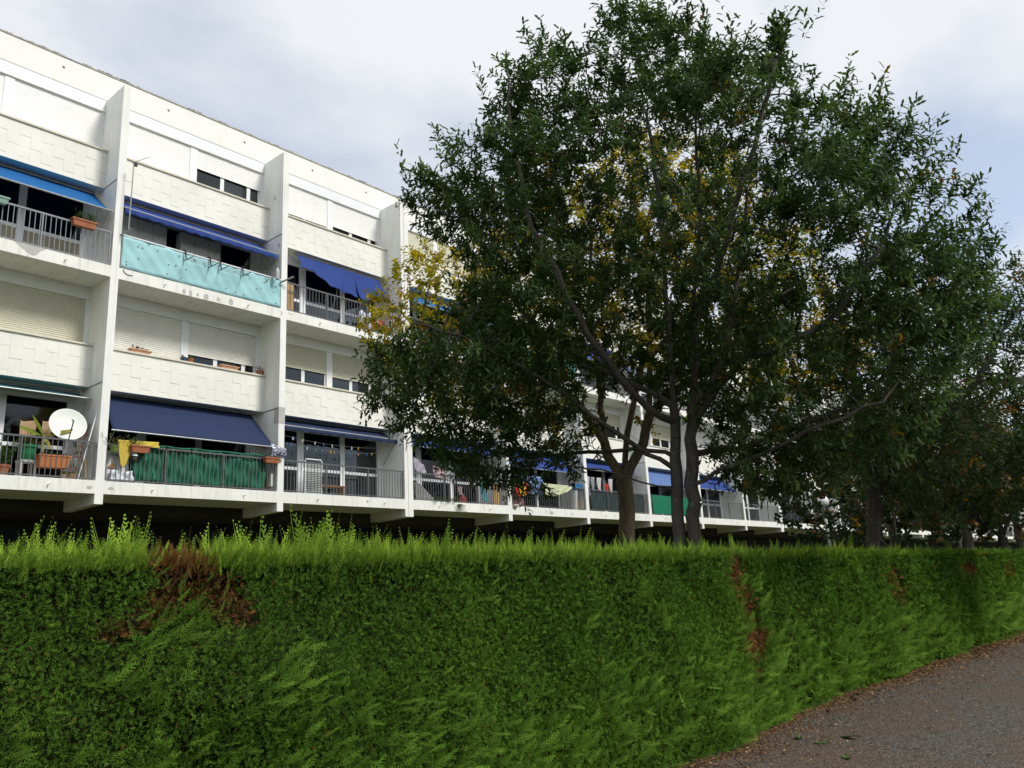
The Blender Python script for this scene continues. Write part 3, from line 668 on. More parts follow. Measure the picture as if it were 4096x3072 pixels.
def grow(g, limbs, A, D=.24, di=1.7, dk=.34, iters=90, up=.12):
    """Space colonisation from given limbs (polylines in tree space) towards the points A."""
    pos, par = [], []
    for li, L in enumerate(limbs):
        L = np.array(L, float)
        if li == 0: pos.append(L[0]); par.append(-1); cur = 0
        else: cur = int(np.argmin(np.linalg.norm(np.array(pos) - L[0], axis=1)))
        for a, b_ in zip(L[:-1], L[1:]):
            k = max(1, int(np.linalg.norm(b_ - a) / D))
            for i in range(1, k + 1): pos.append(a + (b_ - a) * i / k + g.normal(0, .012, 3)); par.append(cur); cur = len(pos) - 1
    pos = [np.array(q) for q in pos]
    near = np.full(len(A), 1e9); ni = np.zeros(len(A), int); alive = np.ones(len(A), bool); new = np.arange(len(pos))
    for it in range(iters):
        Q = np.array([pos[i] for i in new]); dm = np.linalg.norm(A[:, None] - Q[None], axis=2); j = dm.argmin(1); v = dm[np.arange(len(A)), j]
        k = v < near; near[k] = v[k]; ni[k] = np.array(new)[j[k]]; alive &= near > dk
        act = alive & (near < di)
        if not act.any(): break
        dirs = {}
        idx = ni[act]; dv = unit(A[act] - np.array([pos[i] for i in idx])); uq, inv = np.unique(idx, return_inverse=True)
        acc = np.zeros((len(uq), 3)); np.add.at(acc, inv, dv); acc = unit(unit(acc) + g.normal(0, .12, acc.shape) + (0, 0, up)); new = []
        for i, dd in zip(uq, acc):
            q = pos[i] + D * dd; new.append(len(pos)); pos.append(q); par.append(int(i))
        if len(pos) > 14000: break
    return np.array(pos), np.array(par)

def branch_mesh(pos, par, r0, tip=.0045, base=None):
    n = len(pos); tips = np.zeros(n); kids = np.zeros(n, int)
    for i in range(n):
        if par[i] >= 0: kids[par[i]] += 1
    tips[kids == 0] = 1
    for i in range(n - 1, 0, -1): tips[par[i]] += tips[i]
    e = np.log(max(tips[0], 2)) / np.log(r0 / tip); rad = tip * np.maximum(tips, 1) ** (1 / e)
    return rad, kids
def tubes(pos, par, rad, flare=.35):
    """Every segment a tapered frustum; thick ones rounder."""
    Vs, Fs, o = [], [], 0
    ch = np.arange(len(pos))[par >= 0]; pa = par[ch]
    for lo, hi, ns in ((0, .012, 3), (.012, .04, 5), (.04, 9, 10)):
        k = (rad[ch] >= lo) & (rad[ch] < hi); c, p = ch[k], pa[k]
        if not len(c): continue
        a, b_ = pos[p], pos[c]; d = unit(b_ - a); ref = np.where(np.abs(d[:, 2:3]) < .9, np.array([[0, 0, 1.0]]), np.array([[1.0, 0, 0]])); e1 = unit(np.cross(d, ref)); e2 = np.cross(d, e1)
        ra = np.minimum(rad[p], rad[c] * 1.25); rb = rad[c]; ext = d * np.minimum(.5 * rb, .02)[:, None]
        an = np.arange(ns) * 2 * pi / ns; ring = np.cos(an)[None, :, None] * e1[:, None] + np.sin(an)[None, :, None] * e2[:, None]
        V0 = a[:, None] + ring * ra[:, None, None]; V1 = (b_ + ext)[:, None] + ring * rb[:, None, None]
        V = np.concatenate([V0, V1], 1).reshape(-1, 3); m_ = np.arange(ns); q = np.stack([m_, (m_ + 1) % ns, ns + (m_ + 1) % ns, ns + m_], 1)
        Fs.append((q[None] + (np.arange(len(c)) * 2 * ns)[:, None, None]).reshape(-1, 4) + o); Vs.append(V); o += len(V)
    return np.concatenate(Vs), np.concatenate(Fs)

def leaves_on(g, pos, par, rad, kids, leaf, size, per, sprig_len, palette, probs, thin=.011, extra=1.0, up=.45, gate=None, crown_c=None, droop=.25, shade_var=.25):
    """Leafy sprigs on the thin twigs, each with alternate leaves."""
    idx = np.where((rad < thin) & (par >= 0))[0]
    if gate is not None: idx = idx[g.uniform(size=len(idx)) < gate(pos[idx])]
    rep = np.repeat(idx, np.where(kids[idx] == 0, 2, 1)); 
    rep = np.repeat(rep, int(extra) + (g.uniform(size=len(rep)) < extra - int(extra)))
    n = len(rep); bd = unit(pos[rep] - pos[par[rep]]); outw = unit(pos[rep] - crown_c)
    d = unit(bd * .8 + outw * .45 + np.array([0, 0, up]) + g.normal(0, .38, (n, 3))); L = sprig_len * g.uniform(.55, 1.25, n)
    t = (np.arange(per) + .8) / per; P = pos[rep][:, None] + d[:, None] * (L[:, None] * t[None])[:, :, None] + g.normal(0, .008, (n, per, 3))
    az = g.uniform(0, 2 * pi, (n, 1)) + np.arange(per)[None] * 2.4; ref = np.where(np.abs(d[:, 2:3]) < .9, np.array([[0, 0, 1.0]]), np.array([[1.0, 0, 0]])); e1 = unit(np.cross(d, ref)); e2 = np.cross(d, e1)
    rad_d = np.cos(az)[:, :, None] * e1[:, None] + np.sin(az)[:, :, None] * e2[:, None]
    ld = d[:, None] * .55 + rad_d * .85 + np.array([0, 0, -droop]) + g.normal(0, .2, (n, per, 3)); nr = np.array([0, 0, 1.0]) + g.normal(0, .45, (n, per, 3)) + d[:, None] * .4
    P, ld, nr = P.reshape(-1, 3), ld.reshape(-1, 3), nr.reshape(-1, 3)
    tw = g.choice(len(palette), n, p=probs); c = np.array(palette)[tw]; c = np.repeat(c[:, None] * g.uniform(1 - shade_var, 1 + shade_var, (n, 1, 1)), per, 1).reshape(-1, 3) * g.uniform(.82, 1.18, (n * per, 1))
    k = g.uniform(size=len(P)) < .93; P, ld, nr, c = P[k], ld[k], nr[k], c[k]
    V, Fa, Cc = instances(leaf[0], leaf[1], P, frames(ld, nr), size * g.uniform(.65, 1.2, len(P)), c)
    # the sprigs' own twigs
    a, b_ = pos[rep], pos[rep] + d * L[:, None]; s_ = e1 * .0028
    tv = np.stack([a - s_, a + s_, b_], 1).reshape(-1, 3); tf = np.arange(len(tv)).reshape(-1, 3); tcol = np.tile(np.array([[.06, .05, .03]]), (len(tv), 1))
    return merge([(V, Fa, Cc), (tv, tf, tcol)])

def tree(name, label, base, nrm, limbs, poly, depth, n_att, r0, bark, leaf, size, per, sprig_len, palette, probs, seed, gate=None, hollow=None, D=.24, dk=.34, extra=1.0, up=.45, droop=.25, group=None, thin=.011, grow_up=.12, shoots=0, inset=0.0):
    g = np.random.default_rng(seed); n3 = np.array([nrm[0], nrm[1], 0.0]); n3 /= np.linalg.norm(n3); u3 = np.array([n3[1], -n3[0], 0.0]); B = np.array([base[0], base[1], 0.0])
    A = crown_points(g, n_att, poly, depth, hollow, inset); pos, par = grow(g, limbs, A, D=D, dk=dk, up=grow_up)
    rad, kids = branch_mesh(pos, par, r0); cc = np.array(poly).mean(0); cc = np.array([cc[0], 0, cc[1] - 1.5])
    if gate is None: gate_ = None
    else: gate_ = gate
    V, Fa, Cc = leaves_on(g, pos, par, rad, kids, leaf, size, per, sprig_len, palette, probs, thin=thin, extra=extra, up=up, gate=gate_, crown_c=cc, droop=droop)
    if shoots:
        e = edge_dist(pos[:, 0], pos[:, 2], poly); k = np.where((kids == 0) & (e < .55) & (pos[:, 2] > np.median(pos[:, 2]) - .4) & (g.uniform(size=len(pos)) < shoots))[0]
        p2 = np.concatenate([pos[k] + 0, pos[k] + np.stack([g.normal(0, .06, len(k)) + .10 * np.sign(pos[k][:, 0]), g.normal(0, .06, len(k)), np.full(len(k), .2)], 1)]); pr2 = np.concatenate([np.full(len(k), -1), np.arange(len(k))])
        V2, F2, C2 = leaves_on(g, p2, pr2, np.full(len(p2), .003), np.zeros(len(p2), int), leaf, size * 1.1, 11, sprig_len * 1.5, palette, probs, up=1.3, crown_c=cc, droop=-.1)
        V, Fa, Cc = merge([(V, Fa, Cc), (V2, F2, C2)])
    W3 = lambda q: B + q[:, :1] * u3 + q[:, 1:2] * n3 + q[:, 2:3] * np.array([0, 0, 1.0])
    root = thing(name, label, "tree", tuple(B), group)
    rr = rad.copy(); low = pos[:, 2] < 1.2; rr[low] *= 1 + .5 * (1.2 - pos[low, 2]) ** 2
    tv, tf = tubes(pos, par, rr); tk = np_object("trunk", W3(tv), tf, None, bark, root, smooth=True)
    cr = np_object("crown", W3(V), Fa, Cc, M_LEAF, root); cr["kind"] = "stuff"
    return root

OAK_POLY = [(-0.58, 10.45), (0.02, 10.6), (0.57, 10.3), (1.12, 10.0), (1.57, 9.7), (1.83, 9.5), (2.35, 9.35), (2.64, 9.0), (2.78, 8.6), (3.24, 8.35), (3.34, 8.0), (3.8, 7.75), (3.9, 7.3), (4.1, 6.9), (4.4, 6.5), (4.5, 6.1), (4.5, 5.6), (4.4, 5.2), (4.3, 4.8), (4.1, 4.3), (3.8, 3.6), (3.4, 3.0), (2.86, 2.72), (2.43, 2.6), (1.69, 2.55), (1.3, 2.3), (.7, 2.3), (0.4, 2.6), (0.05, 3.4), (-0.51, 3.6), (-1.17, 3.1), (-2.0, 2.7), (-2.75, 2.6), (-3.46, 3.0), (-3.95, 3.6), (-4.35, 3.75), (-4.5, 4.33), (-4.5, 4.9), (-4.2, 5.3), (-3.15, 5.6), (-3.2, 6.4), (-3.85, 6.9), (-3.95, 7.55), (-3.6, 7.95), (-3.5, 8.3), (-3.2, 8.7), (-2.65, 8.7), (-2.25, 9.2), (-2.1, 9.6), (-1.81, 10.1), (-1.28, 10.05), (-0.85, 9.9)]
OAK_POLY = [(u - (.2 if u > 1.5 and z > 6.2 else 0), z - .45 * min(1, max(0, (z - 6.5) / 3))) for u, z in OAK_POLY]
def L3(pts, w): return [(u, ww, z) for (u, z), ww in zip(pts, w)]
oak_limbs = [
    L3([(-.10, -.1), (-.12, 1.2), (-.10, 2.2), (-.06, 2.83), (-.01, 3.47), (.02, 4.46), (.05, 5.5), (.09, 6.96), (.05, 8.5)], [0, 0, .02, .03, .05, .1, .15, .1, 0]),
    L3([(-.10, .2), (.09, 1.2), (.11, 2.19), (.15, 2.81), (.19, 3.45), (.35, 4.43), (.44, 5.45), (.63, 6.51), (.7, 8.0)], [0, 0, 0, -.02, -.05, -.1, -.2, -.4, -.5]),
    L3([(-.08, 3.12), (-.43, 3.28), (-.82, 3.58), (-1.09, 3.79), (-1.39, 4.04), (-1.99, 4.46), (-2.67, 4.85), (-3.3, 5.1)], [0, -.2, -.5, -.7, -.9, -1.2, -1.4, -1.5]),
    L3([(-.04, 3.67), (-.33, 3.87), (-.67, 4.26), (-.92, 4.61), (-1.21, 5.25), (-1.71, 6.51), (-1.85, 7.88), (-1.9, 8.9)], [0, -.3, -.7, -.9, -1.1, -1.4, -1.4, -1.2]),
    L3([(-.02, 4.07), (-.48, 4.32), (-.79, 4.59), (-1.34, 4.89), (-2.13, 5.77), (-2.9, 7.0)], [0, .2, .4, .8, 1.3, 1.5]),
    L3([(.19, 3.58), (.6, 4.1), (1.07, 4.44), (1.52, 4.51), (2.07, 4.76), (2.4, 5.1), (3.0, 5.9)], [0, -.2, -.4, -.5, -.6, -.6, -.5]),
    L3([(.27, 3.9), (.63, 4.4), (.92, 5.12), (1.15, 6.0), (1.5, 7.5)], [0, .3, .6, .9, 1.0]),
    L3([(.40, 5.0), (.9, 6.0), (1.4, 7.2), (1.8, 8.3)], [-.1, -.6, -1.0, -1.2]),
    L3([(-.07, 2.77), (-.53, 2.89), (-.82, 3.01), (-1.6, 3.15)], [0, -.3, -.5, -.7]),
    L3([(.15, 2.80), (.57, 2.98), (1.06, 3.06), (1.57, 3.27), (2.4, 3.5)], [0, -.4, -.8, -1.1, -1.4]),
    L3([(.18, 3.25), (.85, 3.33), (1.6, 3.6), (2.46, 3.9), (3.2, 4.4)], [0, .3, .7, 1.0, 1.0]),
    L3([(0, 3.3), (-.6, 3.45), (-1.5, 3.55), (-2.6, 3.62), (-3.4, 3.9)], [.05, .5, 1.0, 1.3, 1.3])]
def oak_open(u, z, w):
    """The middle of the crown, low down, is bare wood."""
    core = np.exp(-((u + .55) / .85) ** 2 - ((z - 3.9) / .85) ** 2); right = np.exp(-((u - 1.7) / .75) ** 2 - ((z - 5.0) / .55) ** 2)
    upper = np.exp(-((u - .15) / 1.1) ** 2 - ((z - 7.0) / 1.0) ** 2)
    low = np.maximum(.95 * np.exp(-((u - 1.5) / 1.1) ** 2 - ((z - 3.15) / .55) ** 2), .9 * np.exp(-((u + 2.8) / 1.3) ** 2 - ((z - 3.9) / .8) ** 2))
    return np.maximum(np.clip(1 - 1.0 * core - .75 * right - .85 * upper, .03, 1) * clumps(u, w, z, .9), low)
def clumps(u, w, z, k):
    """Leaf masses with gaps between them."""
    n = np.sin(u * 2.9 * k + 1.3 * np.sin(z * 1.7 * k + w)) + np.sin(z * 3.1 * k + 1.1 * np.sin(w * 2.3 * k + u)) + np.sin(w * 3.3 * k + u * 1.2 + z * .8)
    return np.clip(.80 + .40 * n, .16, 1.0)
OAK_GREENS = [(.032, .060, .020), (.046, .084, .025), (.066, .110, .030), (.092, .138, .038), (.20, .11, .02)]
tree("oak_tree", "tall dark green oak with two joined stems and a broad high crown", (10.07, 5.55), (.876, .483), oak_limbs, OAK_POLY, 2.6, 7000, .125, M_BARK,
     OAK_LEAF, .118, 12, .34, OAK_GREENS, [.22, .34, .29, .14, .01], 5, hollow=oak_open, inset=.3, up=.65, extra=3.1, D=.2, dk=.25, thin=.012, shoots=.8, gate=lambda q: oak_open(q[:, 0], q[:, 2], q[:, 1]))
YEL_POLY = [(-2.86, 8.2), (-1.87, 8.7), (-0.87, 9.4), (0.15, 10.1), (1.32, 10.3), (2.24, 10.1), (2.89, 9.5), (3.49, 8.6), (4.07, 7.7), (4.4, 6.6), (4.4, 5.6), (4.0, 4.9), (3.14, 4.7), (1.99, 4.9), (1.02, 4.6), (0.11, 4.1), (-1.19, 4.4), (-2.54, 4.6), (-3.91, 5.4), (-4.85, 6.3), (-5.05, 7.0), (-4.9, 7.45), (-4.44, 7.8), (-4.24, 8.2), (-3.64, 8.4)]
yel_limbs = [L3([(0, -.1), (0, 1.2), (.01, 2.47), (.06, 3.06), (.03, 3.41)], [0, 0, 0, 0, 0]),
    L3([(.03, 3.41), (-.25, 3.95), (-.29, 4.67), (-.29, 5.78), (-.38, 7.12), (-.2, 8.4)], [0, .1, .1, .1, .1, 0]),
    L3([(.03, 3.41), (.45, 4.08), (.59, 4.6), (.71, 5.5), (.79, 6.91), (.83, 8.38)], [0, -.1, -.1, 0, 0, 0]),
    L3([(.03, 3.42), (.12, 4.11), (.3, 4.82), (.56, 5.71), (1.6, 6.8), (2.6, 7.5)], [0, .1, .3, .4, .6, .8]),
    L3([(-.29, 4.22), (-.71, 4.98), (-1.57, 5.7), (-2.75, 6.38), (-3.9, 6.8)], [.1, 0, -.3, -.5, -.6]), L3([(.6, 4.7), (1.5, 5.2), (2.6, 5.6), (3.6, 5.9)], [-.1, -.4, -.5, -.4])]
YELLOWS = [(.42, .32, .02), (.50, .40, .03), (.30, .29, .03), (.17, .20, .03), (.42, .24, .015), (.09, .125, .025)]
tree("locust_tree", "locust tree with yellowing leaves and a forked rough trunk standing behind the oak", (13.02, 8.40), (.84, .542), yel_limbs, YEL_POLY, 2.1, 3000, .155, M_BARK2,
     OVAL_LEAF, .085, 13, .38, YELLOWS, [.25, .22, .2, .18, .08, .07], 9, extra=2.5, D=.22, dk=.30, thin=.014, up=.1, droop=.45, hollow=lambda u, z, w: np.clip(1 - .95 * np.exp(-((u + .1) / 1.1) ** 2 - ((z - 5.0) / 1.1) ** 2), .05, 1),
     gate=lambda q: np.clip(1 - .95 * np.exp(-((q[:, 0] + .1) / 1.1) ** 2 - ((q[:, 2] - 5.0) / 1.1) ** 2), .08, 1))
OAK2_POLY = [(-0.9, 4.3), (-.2, 5.0), (0.5, 5.3), (1.1, 5.3), (1.6, 5.45), (2.04, 5.75), (2.25, 5.5), (2.46, 5.65), (2.76, 5.6), (3.01, 5.2), (3.4, 4.6), (3.4, 3.6), (3.0, 2.6), (2.15, 2.25), (1.44, 2.2), (0.88, 2.3), (0.49, 2.35), (0.04, 2.75), (-0.35, 3.15), (-0.8, 3.75)]
oak2_limbs = [L3([(0, -.1), (.0, 1.0), (.01, 1.93), (.07, 2.42), (.22, 3.08), (.61, 4.06), (1.1, 4.9)], [0] * 7), L3([(.1, 2.5), (-.05, 3.1), (-.25, 3.9)], [0, .3, .6]), L3([(.12, 2.7), (.8, 3.28), (1.55, 3.93), (2.08, 4.73)], [0, -.4, -.7, -.8]), L3([(.15, 2.85), (.6, 3.4), (1.3, 4.1)], [0, .5, 1.0])]
_k = 1.46
OAK2_POLY = [(u * _k, 1.6 + (z - 1.6) * _k) for u, z in OAK2_POLY]; oak2_limbs = [[(u * _k, w * _k, 1.6 + (z - 1.6) * _k if z > .5 else z) for u, w, z in L] for L in oak2_limbs]
tree("oak_tree", "smaller dark oak beside the street lamp with a single trunk and low dense crown", (18.25, 5.70), (.955, .295), oak2_limbs, OAK2_POLY, 2.6, 3000, .15, M_BARK,
     OAK_LEAF, .15, 11, .5, OAK_GREENS, [.25, .33, .25, .12, .05], 12, extra=3.2, hollow=lambda u, z, w: .4 + .6 * clumps(u, w, z, .7), gate=lambda q: .4 + .6 * clumps(q[:, 0], q[:, 1], q[:, 2], .7), D=.26, dk=.36, thin=.014, shoots=.4)
# small trees further along the hedge, some turning brown and orange
MAPLES = [(.09, .075, .022), (.045, .070, .022), (.18, .075, .022), (.26, .14, .02), (.026, .048, .018)]
MAPLE_LEAF = (np.array([(0, 0, 0), (.42, .25, .05), (.30, .62, .03), (0, 1, -.04), (-.30, .62, .03), (-.42, .25, .05)]), np.array([(0, 1, 2), (0, 2, 3), (0, 3, 4), (0, 4, 5)]))
far_poly = [(-2.2, 3.0), (-2.4, 4.2), (-1.9, 5.6), (-1.0, 6.8), (0, 7.4), (1.1, 6.9), (2.0, 5.7), (2.5, 4.3), (2.3, 3.1), (1.2, 2.5), (0, 2.4), (-1.2, 2.5)]
far_limbs = [L3([(0, -.1), (.02, 1.2), (.05, 2.4), (.1, 4.0), (.1, 5.6)], [0] * 5), L3([(.05, 2.3), (-.6, 3.2), (-1.1, 4.4)], [0, .2, .5]), L3([(.06, 2.6), (.7, 3.4), (1.3, 4.6)], [0, -.3, -.6])]
fm = tree("maple_tree", "slim maple with browning leaves just behind the smaller oak", (24.98, 7.2), (.96, .28), far_limbs, far_poly, 2.0, 620, .13, M_BARK, MAPLE_LEAF, .17, 8, .5, MAPLES, [.10, .33, .05, .03, .49], 21, D=.34, dk=.5, thin=.02, extra=2.2)
def copy_tree(src, label, x, y, rz, sc):
    r = src.copy(); COL.objects.link(r); r.location = (x, y, 0); r.rotation_euler = (0, 0, rz); r.scale = (sc, sc, sc); r["label"] = label
    for ch in src.children:
        c = ch.copy(); COL.objects.link(c); c.parent = r
    return r
fm.scale = (.8, .8, .8); fm["group"] = "young maples along the hedge"
copy_tree(fm, "maple with orange tinged crown in the row behind the street lamp", 31.2, 9.0, 2.1, 1.05)
copy_tree(fm, "thin trunked maple standing nearest to the facade beyond the lamp", 35.0, 12.5, 4.0, 1.1)
copy_tree(fm, "maple close behind the hedge at the right end of the row", 30.2, 6.5, 1.0, 1.0)
copy_tree(fm, "maple with low crown between two dark trunks far right", 36.5, 8.2, 5.1, 1.15)
copy_tree(fm, "last maple visible above the far end of the hedge", 42.0, 6.9, 3.2, 1.2)
copy_tree(fm, "distant maple half hidden in the shade before the building", 47.0, 10.0, .4, 1.3)
rust_poly = [(u * 1.25, 2.2 + (z - 2.4) * 1.15) for u, z in far_poly]
tree("maple_tree", "larger maple turning orange and yellow at the right edge", (31.5, 5.75), (.98, .18), far_limbs, rust_poly, 2.2, 700, .15, M_BARK, MAPLE_LEAF, .17, 8, .5, MAPLES, [.2, .25, .18, .17, .2], 33, D=.34, dk=.5, thin=.02, extra=2.2)["group"] = "young maples along the hedge"

# ------------------------------------------------------------------ street lamp
lamp = thing("street_lamp", "leaning grey street lamp with a white globe behind the hedge", "street lamp", (28.23, 10.14, 0))
b = MB(); b.tube([(28.23, 10.14, 0), (28.10, 10.14, 1.9), (27.96, 10.14, 3.62)], [.062, .056, .048], 12); b.build("pole", M_STEEL, lamp, smooth=True)
b = MB(); b.lathe([(.05, 0), (.075, .02), (.075, .07), (.05, .09)], (27.955, 10.14, 3.58), 14); b.build("collar", M_STEEL, lamp)
b = MB(); b.lathe([(.03, 0), (.10, .015), (.165, .07), (.195, .15), (.198, .2), (.19, .26), (.15, .34), (.08, .385), (0, .395)], (27.95, 10.14, 3.66), 24); b.build("globe", mat("white_opal_globe", (.80, .80, .78), .25, .03, spec=.5), lamp, smooth=True)

# ------------------------------------------------------------------ awnings
def awning(name, label, x0, x1, wall, bar, m, val=0.0, wave=.012, sag=.03, arms=True, cut=0.0):
    """wall and bar are (y, z) of the top and the front edge."""
    t = thing(name, label, "awning", ((x0 + x1) / 2, wall[0], wall[1]), "awnings over the loggias"); L = x1 - x0
    f = lambda u, v: (x0 + L * u + cut * (1 - v) * (0.5 - u), wall[0] + (bar[0] - wall[0]) * v, wall[1] + (bar[1] - wall[1]) * v - sag * 4 * v * (1 - v) + .006 * sin(u * 23 + v * 3))
    b = MB(); b.sheet(f, 40, 8, .004); b.build("cloth", m, t, smooth=True)
    b = MB(); b.tube([(x0 - .03, bar[0], bar[1]), (x1 + .05, bar[0], bar[1])], .020, 8); b.build("front_bar", M_STEEL, t)
    b = MB(); b.tube([(x0, wall[0] + .02, wall[1] + .02), (x1, wall[0] + .02, wall[1] + .02)], .04, 10); b.build("roller", M_STEEL, t)
    if val:
        b = MB(); b.sheet(lambda u, v: (x0 + L * u, bar[0] - .014 + .012 * sin(u * 55) * v, bar[1] - .012 - v * (val + wave * sin(u * L * 2 * pi / .34))), 160, 3, .003); b.build("valance", m, t, smooth=True)
    if arms:
        for x in (x0 + .05, x1 - .02):
            a = MB(); a.tube([(x, bar[0], bar[1]), (x, (bar[0] + wall[0]) / 2 + .3, min(bar[1], wall[1]) - .75)], .010, 5); a.build("arm", M_STEEL, t)
    return t
def cloth_mat(name, c, v=.10): return mat(name, c, .85, v, 5, bump=.15, bscale=300, trans=.18)
A_BRIGHT, A_BLUE, A_NAVY, A_TEAL = cloth_mat("bright_blue_canvas", (.015, .13, .36)), cloth_mat("royal_blue_canvas", (.03, .065, .26)), cloth_mat("navy_canvas", (.026, .042, .105)), cloth_mat("teal_canvas", (.03, .13, .16))
awning("awning", "bright azure awning half lowered over the upper loggia at the left edge", 3.75, 8.14, (20.98, 12.22), (19.93, 11.38), A_BRIGHT)
awning("awning", "royal blue awning with wavy valance above the turquoise balcony screen", 8.55, 13.10, (20.88, 12.20), (20.02, 11.64), A_BLUE, val=.15, wave=.02)
awning("awning", "rolled in teal awning above the satellite dish", 3.75, 8.16, (20.98, 6.78), (20.36, 6.55), A_TEAL, sag=.01)
awning("awning", "wide navy awning let down over the green balcony screen", 8.60, 13.10, (20.98, 6.86), (19.97, 5.76), A_NAVY, sag=.02, cut=.25)
awning("awning", "navy awning with scalloped valance above the empty drying line", 13.45, 17.95, (20.98, 6.86), (20.24, 6.50), A_NAVY, val=.11, wave=.014)
awning("awning", "blue awning above the laundry, partly behind oak leaves", 18.50, 23.0, (20.98, 6.86), (20.15, 6.35), A_BLUE)
awning("awning", "royal blue awning above the balcony with the red and yellow towel", 23.45, 27.8, (20.98, 6.86), (20.02, 6.02), A_BLUE)
awning("awning", "blue awning behind the forked trunk, over the dark mesh screen", 28.4, 32.7, (20.98, 6.86), (20.2, 6.3), A_BLUE)
awning("awning", "pale blue awning above the corrugated green screen", 33.3, 37.6, (20.98, 6.86), (20.0, 5.85), cloth_mat("faded_blue_canvas", (.12, .20, .42)))
awning("awning", "blue awning on the lower floor just right of the oak stems", 38.3, 42.6, (20.98, 6.86), (20.0, 6.0), A_BLUE)
awning("awning", "sky blue awning on the upper floor hidden behind yellow leaves", 18.6, 22.9, (20.98, 12.24), (20.1, 11.5), A_BRIGHT)
awning("awning", "royal blue awning on the upper floor seen through the oak limbs", 28.4, 32.7, (20.98, 12.24), (19.95, 11.2), A_BLUE)
# the torn, sagging awning
t = thing("awning", "torn royal blue awning hanging in loose folds over pink curtains", "awning", (16, 20.9, 12.2), "awnings over the loggias")
def torn(u, v):
    x = 14.25 + 3.45 * u; top = 12.20 - .02 * u
    low = np.interp(u, [0, .04, .10, .14, .3, .5, .66, .70, .78, .97, 1], [11.62, 11.66, 11.60, 11.72, 11.28, 11.24, 11.18, 11.12, 11.16, 11.50, 11.62])
    y = 20.72 - .32 * v - .05 * sin(u * 17 + v * 2) * v - .04 * sin(u * 41 + v * 4) * v
    return (x + .03 * sin(v * 5 + u * 9), y, top + (low - top) * v + .02 * sin(u * 25) * v)
b = MB()
b.sheet(lambda u, v: torn(u * .655, v), 44, 14, .004); b.sheet(lambda u, v: torn(.655 + .345 * u + .03 * (1 - u) * max(0, v - .25), v), 24, 14, .004)
b.build("cloth", A_BLUE, t, smooth=True)
b = MB(); b.tube([(14.2, 20.75, 12.22), (17.72, 20.75, 12.20)], .03, 8); b.build("roller", M_STEEL, t)
b = MB(); b.tube([(17.68, 20.7, 12.0), (16.95, 20.42, 11.28)], .008, 5); b.build("arm", M_STEEL, t)

# ------------------------------------------------------------------ upper left loggia: planters on the railing
def box_planter(name, label, cx, y, zt, L, h, m, dep=.17, plants=None, n=0, seed=1, hgt=.25, leafy=OVAL_LEAF, lsz=.05, cols=None, lean=(0, 0, 0), cat="planter", tilt=0.0):
    t = thing(name, label, cat, (cx, y, zt - h)); b = MB()
    a, c = L / 2, L / 2 - .04; d, e = dep / 2, dep / 2 - .025
    dz = lambda x: tilt * (x - cx)
    P = [(cx - c, y - e, zt - h), (cx + c, y - e, zt - h), (cx + c, y + e, zt - h), (cx - c, y + e, zt - h), (cx - a, y - d, zt), (cx + a, y - d, zt), (cx + a, y + d, zt), (cx - a, y + d, zt)]
    b.hexa([(q[0], q[1], q[2] + dz(q[0])) for q in P]); b.build("tub", m, t)
    b = MB(); P = [(cx + sx * (a + .012), y + sy * (d + .012), zt + z) for z in (-.03, .006) for sx, sy in ((-1, -1), (1, -1), (1, 1), (-1, 1))]
    b.hexa([(q[0], q[1], q[2] + dz(q[0])) for q in P]); b.build("rim", m, t)
    b = MB(); P = [(cx + sx * (a - .012), y + sy * (d - .012), zt + z) for z in (.006, .012) for sx, sy in ((-1, -1), (1, -1), (1, 1), (-1, 1))]
    b.hexa([(q[0], q[1], q[2] + dz(q[0])) for q in P]); b.build("soil", M_SOIL, t)
    if n: greenery(t, cx, y, zt, L * .45, dep * .4, n, hgt, leafy, lsz, cols or [(.06, .12, .03), (.04, .09, .02), (.10, .15, .04)], seed, lean)
    return t
def greenery(t, cx, cy, z, rx, ry, n, hgt, leaf, lsz, cols, seed, lean=(0, 0, 0), name="plant"):
    """Stems with leaves, rooted in a pot."""
    g = np.random.default_rng(seed); parts = []; b = MB()
    for k in range(n):
        p = np.array([cx + g.uniform(-rx, rx), cy + g.uniform(-ry, ry), z]); d = unit(np.array([g.normal(0, .45), g.normal(0, .4), 1.0]) + np.array(lean)); L = hgt * g.uniform(.5, 1.1)
        m = 9; tt = np.linspace(.15, 1, m); P = p + d * (L * tt)[:, None] + np.stack([np.zeros(m), np.zeros(m), -.35 * L * tt ** 2], 1) * (1 if g.uniform() < .5 else 0)
        az = np.arange(m) * 2.4; ld = np.stack([np.cos(az), np.sin(az), np.full(m, .3)], 1) + d * .5; nr = np.tile([0, 0, 1.0], (m, 1)) + g.normal(0, .4, (m, 3))
        c = np.array(cols)[g.integers(0, len(cols))] * g.uniform(.7, 1.3, (m, 1)); parts.append(instances(leaf[0], leaf[1], P, frames(ld, nr), lsz * g.uniform(.6, 1.2, m), c))
        s_ = np.array([.003, 0, 0]); tv = np.array([p - s_, p + s_, P[-1]]); parts.append((tv, np.array([[0, 1, 2]]), np.tile([[.06, .08, .02]], (3, 1))))
    V, Fa, Cc = merge(parts); o = np_object(name, V, Fa, Cc, M_LEAF, t); return o
box_planter("planter", "terracotta planter with a green trailing plant on the upper left railing", 7.51, 19.86, 10.86, .56, .17, M_TERRA, n=34, hgt=.30, leafy=SLIM_LEAF, lsz=.055, seed=4, lean=(.1, -.25, 0))
box_planter("planter", "small pale green planter on the upper railing at the left edge", 5.62, 19.86, 10.86, .42, .15, mat("pale_green_plastic", (.22, .36, .30), .5), n=0)

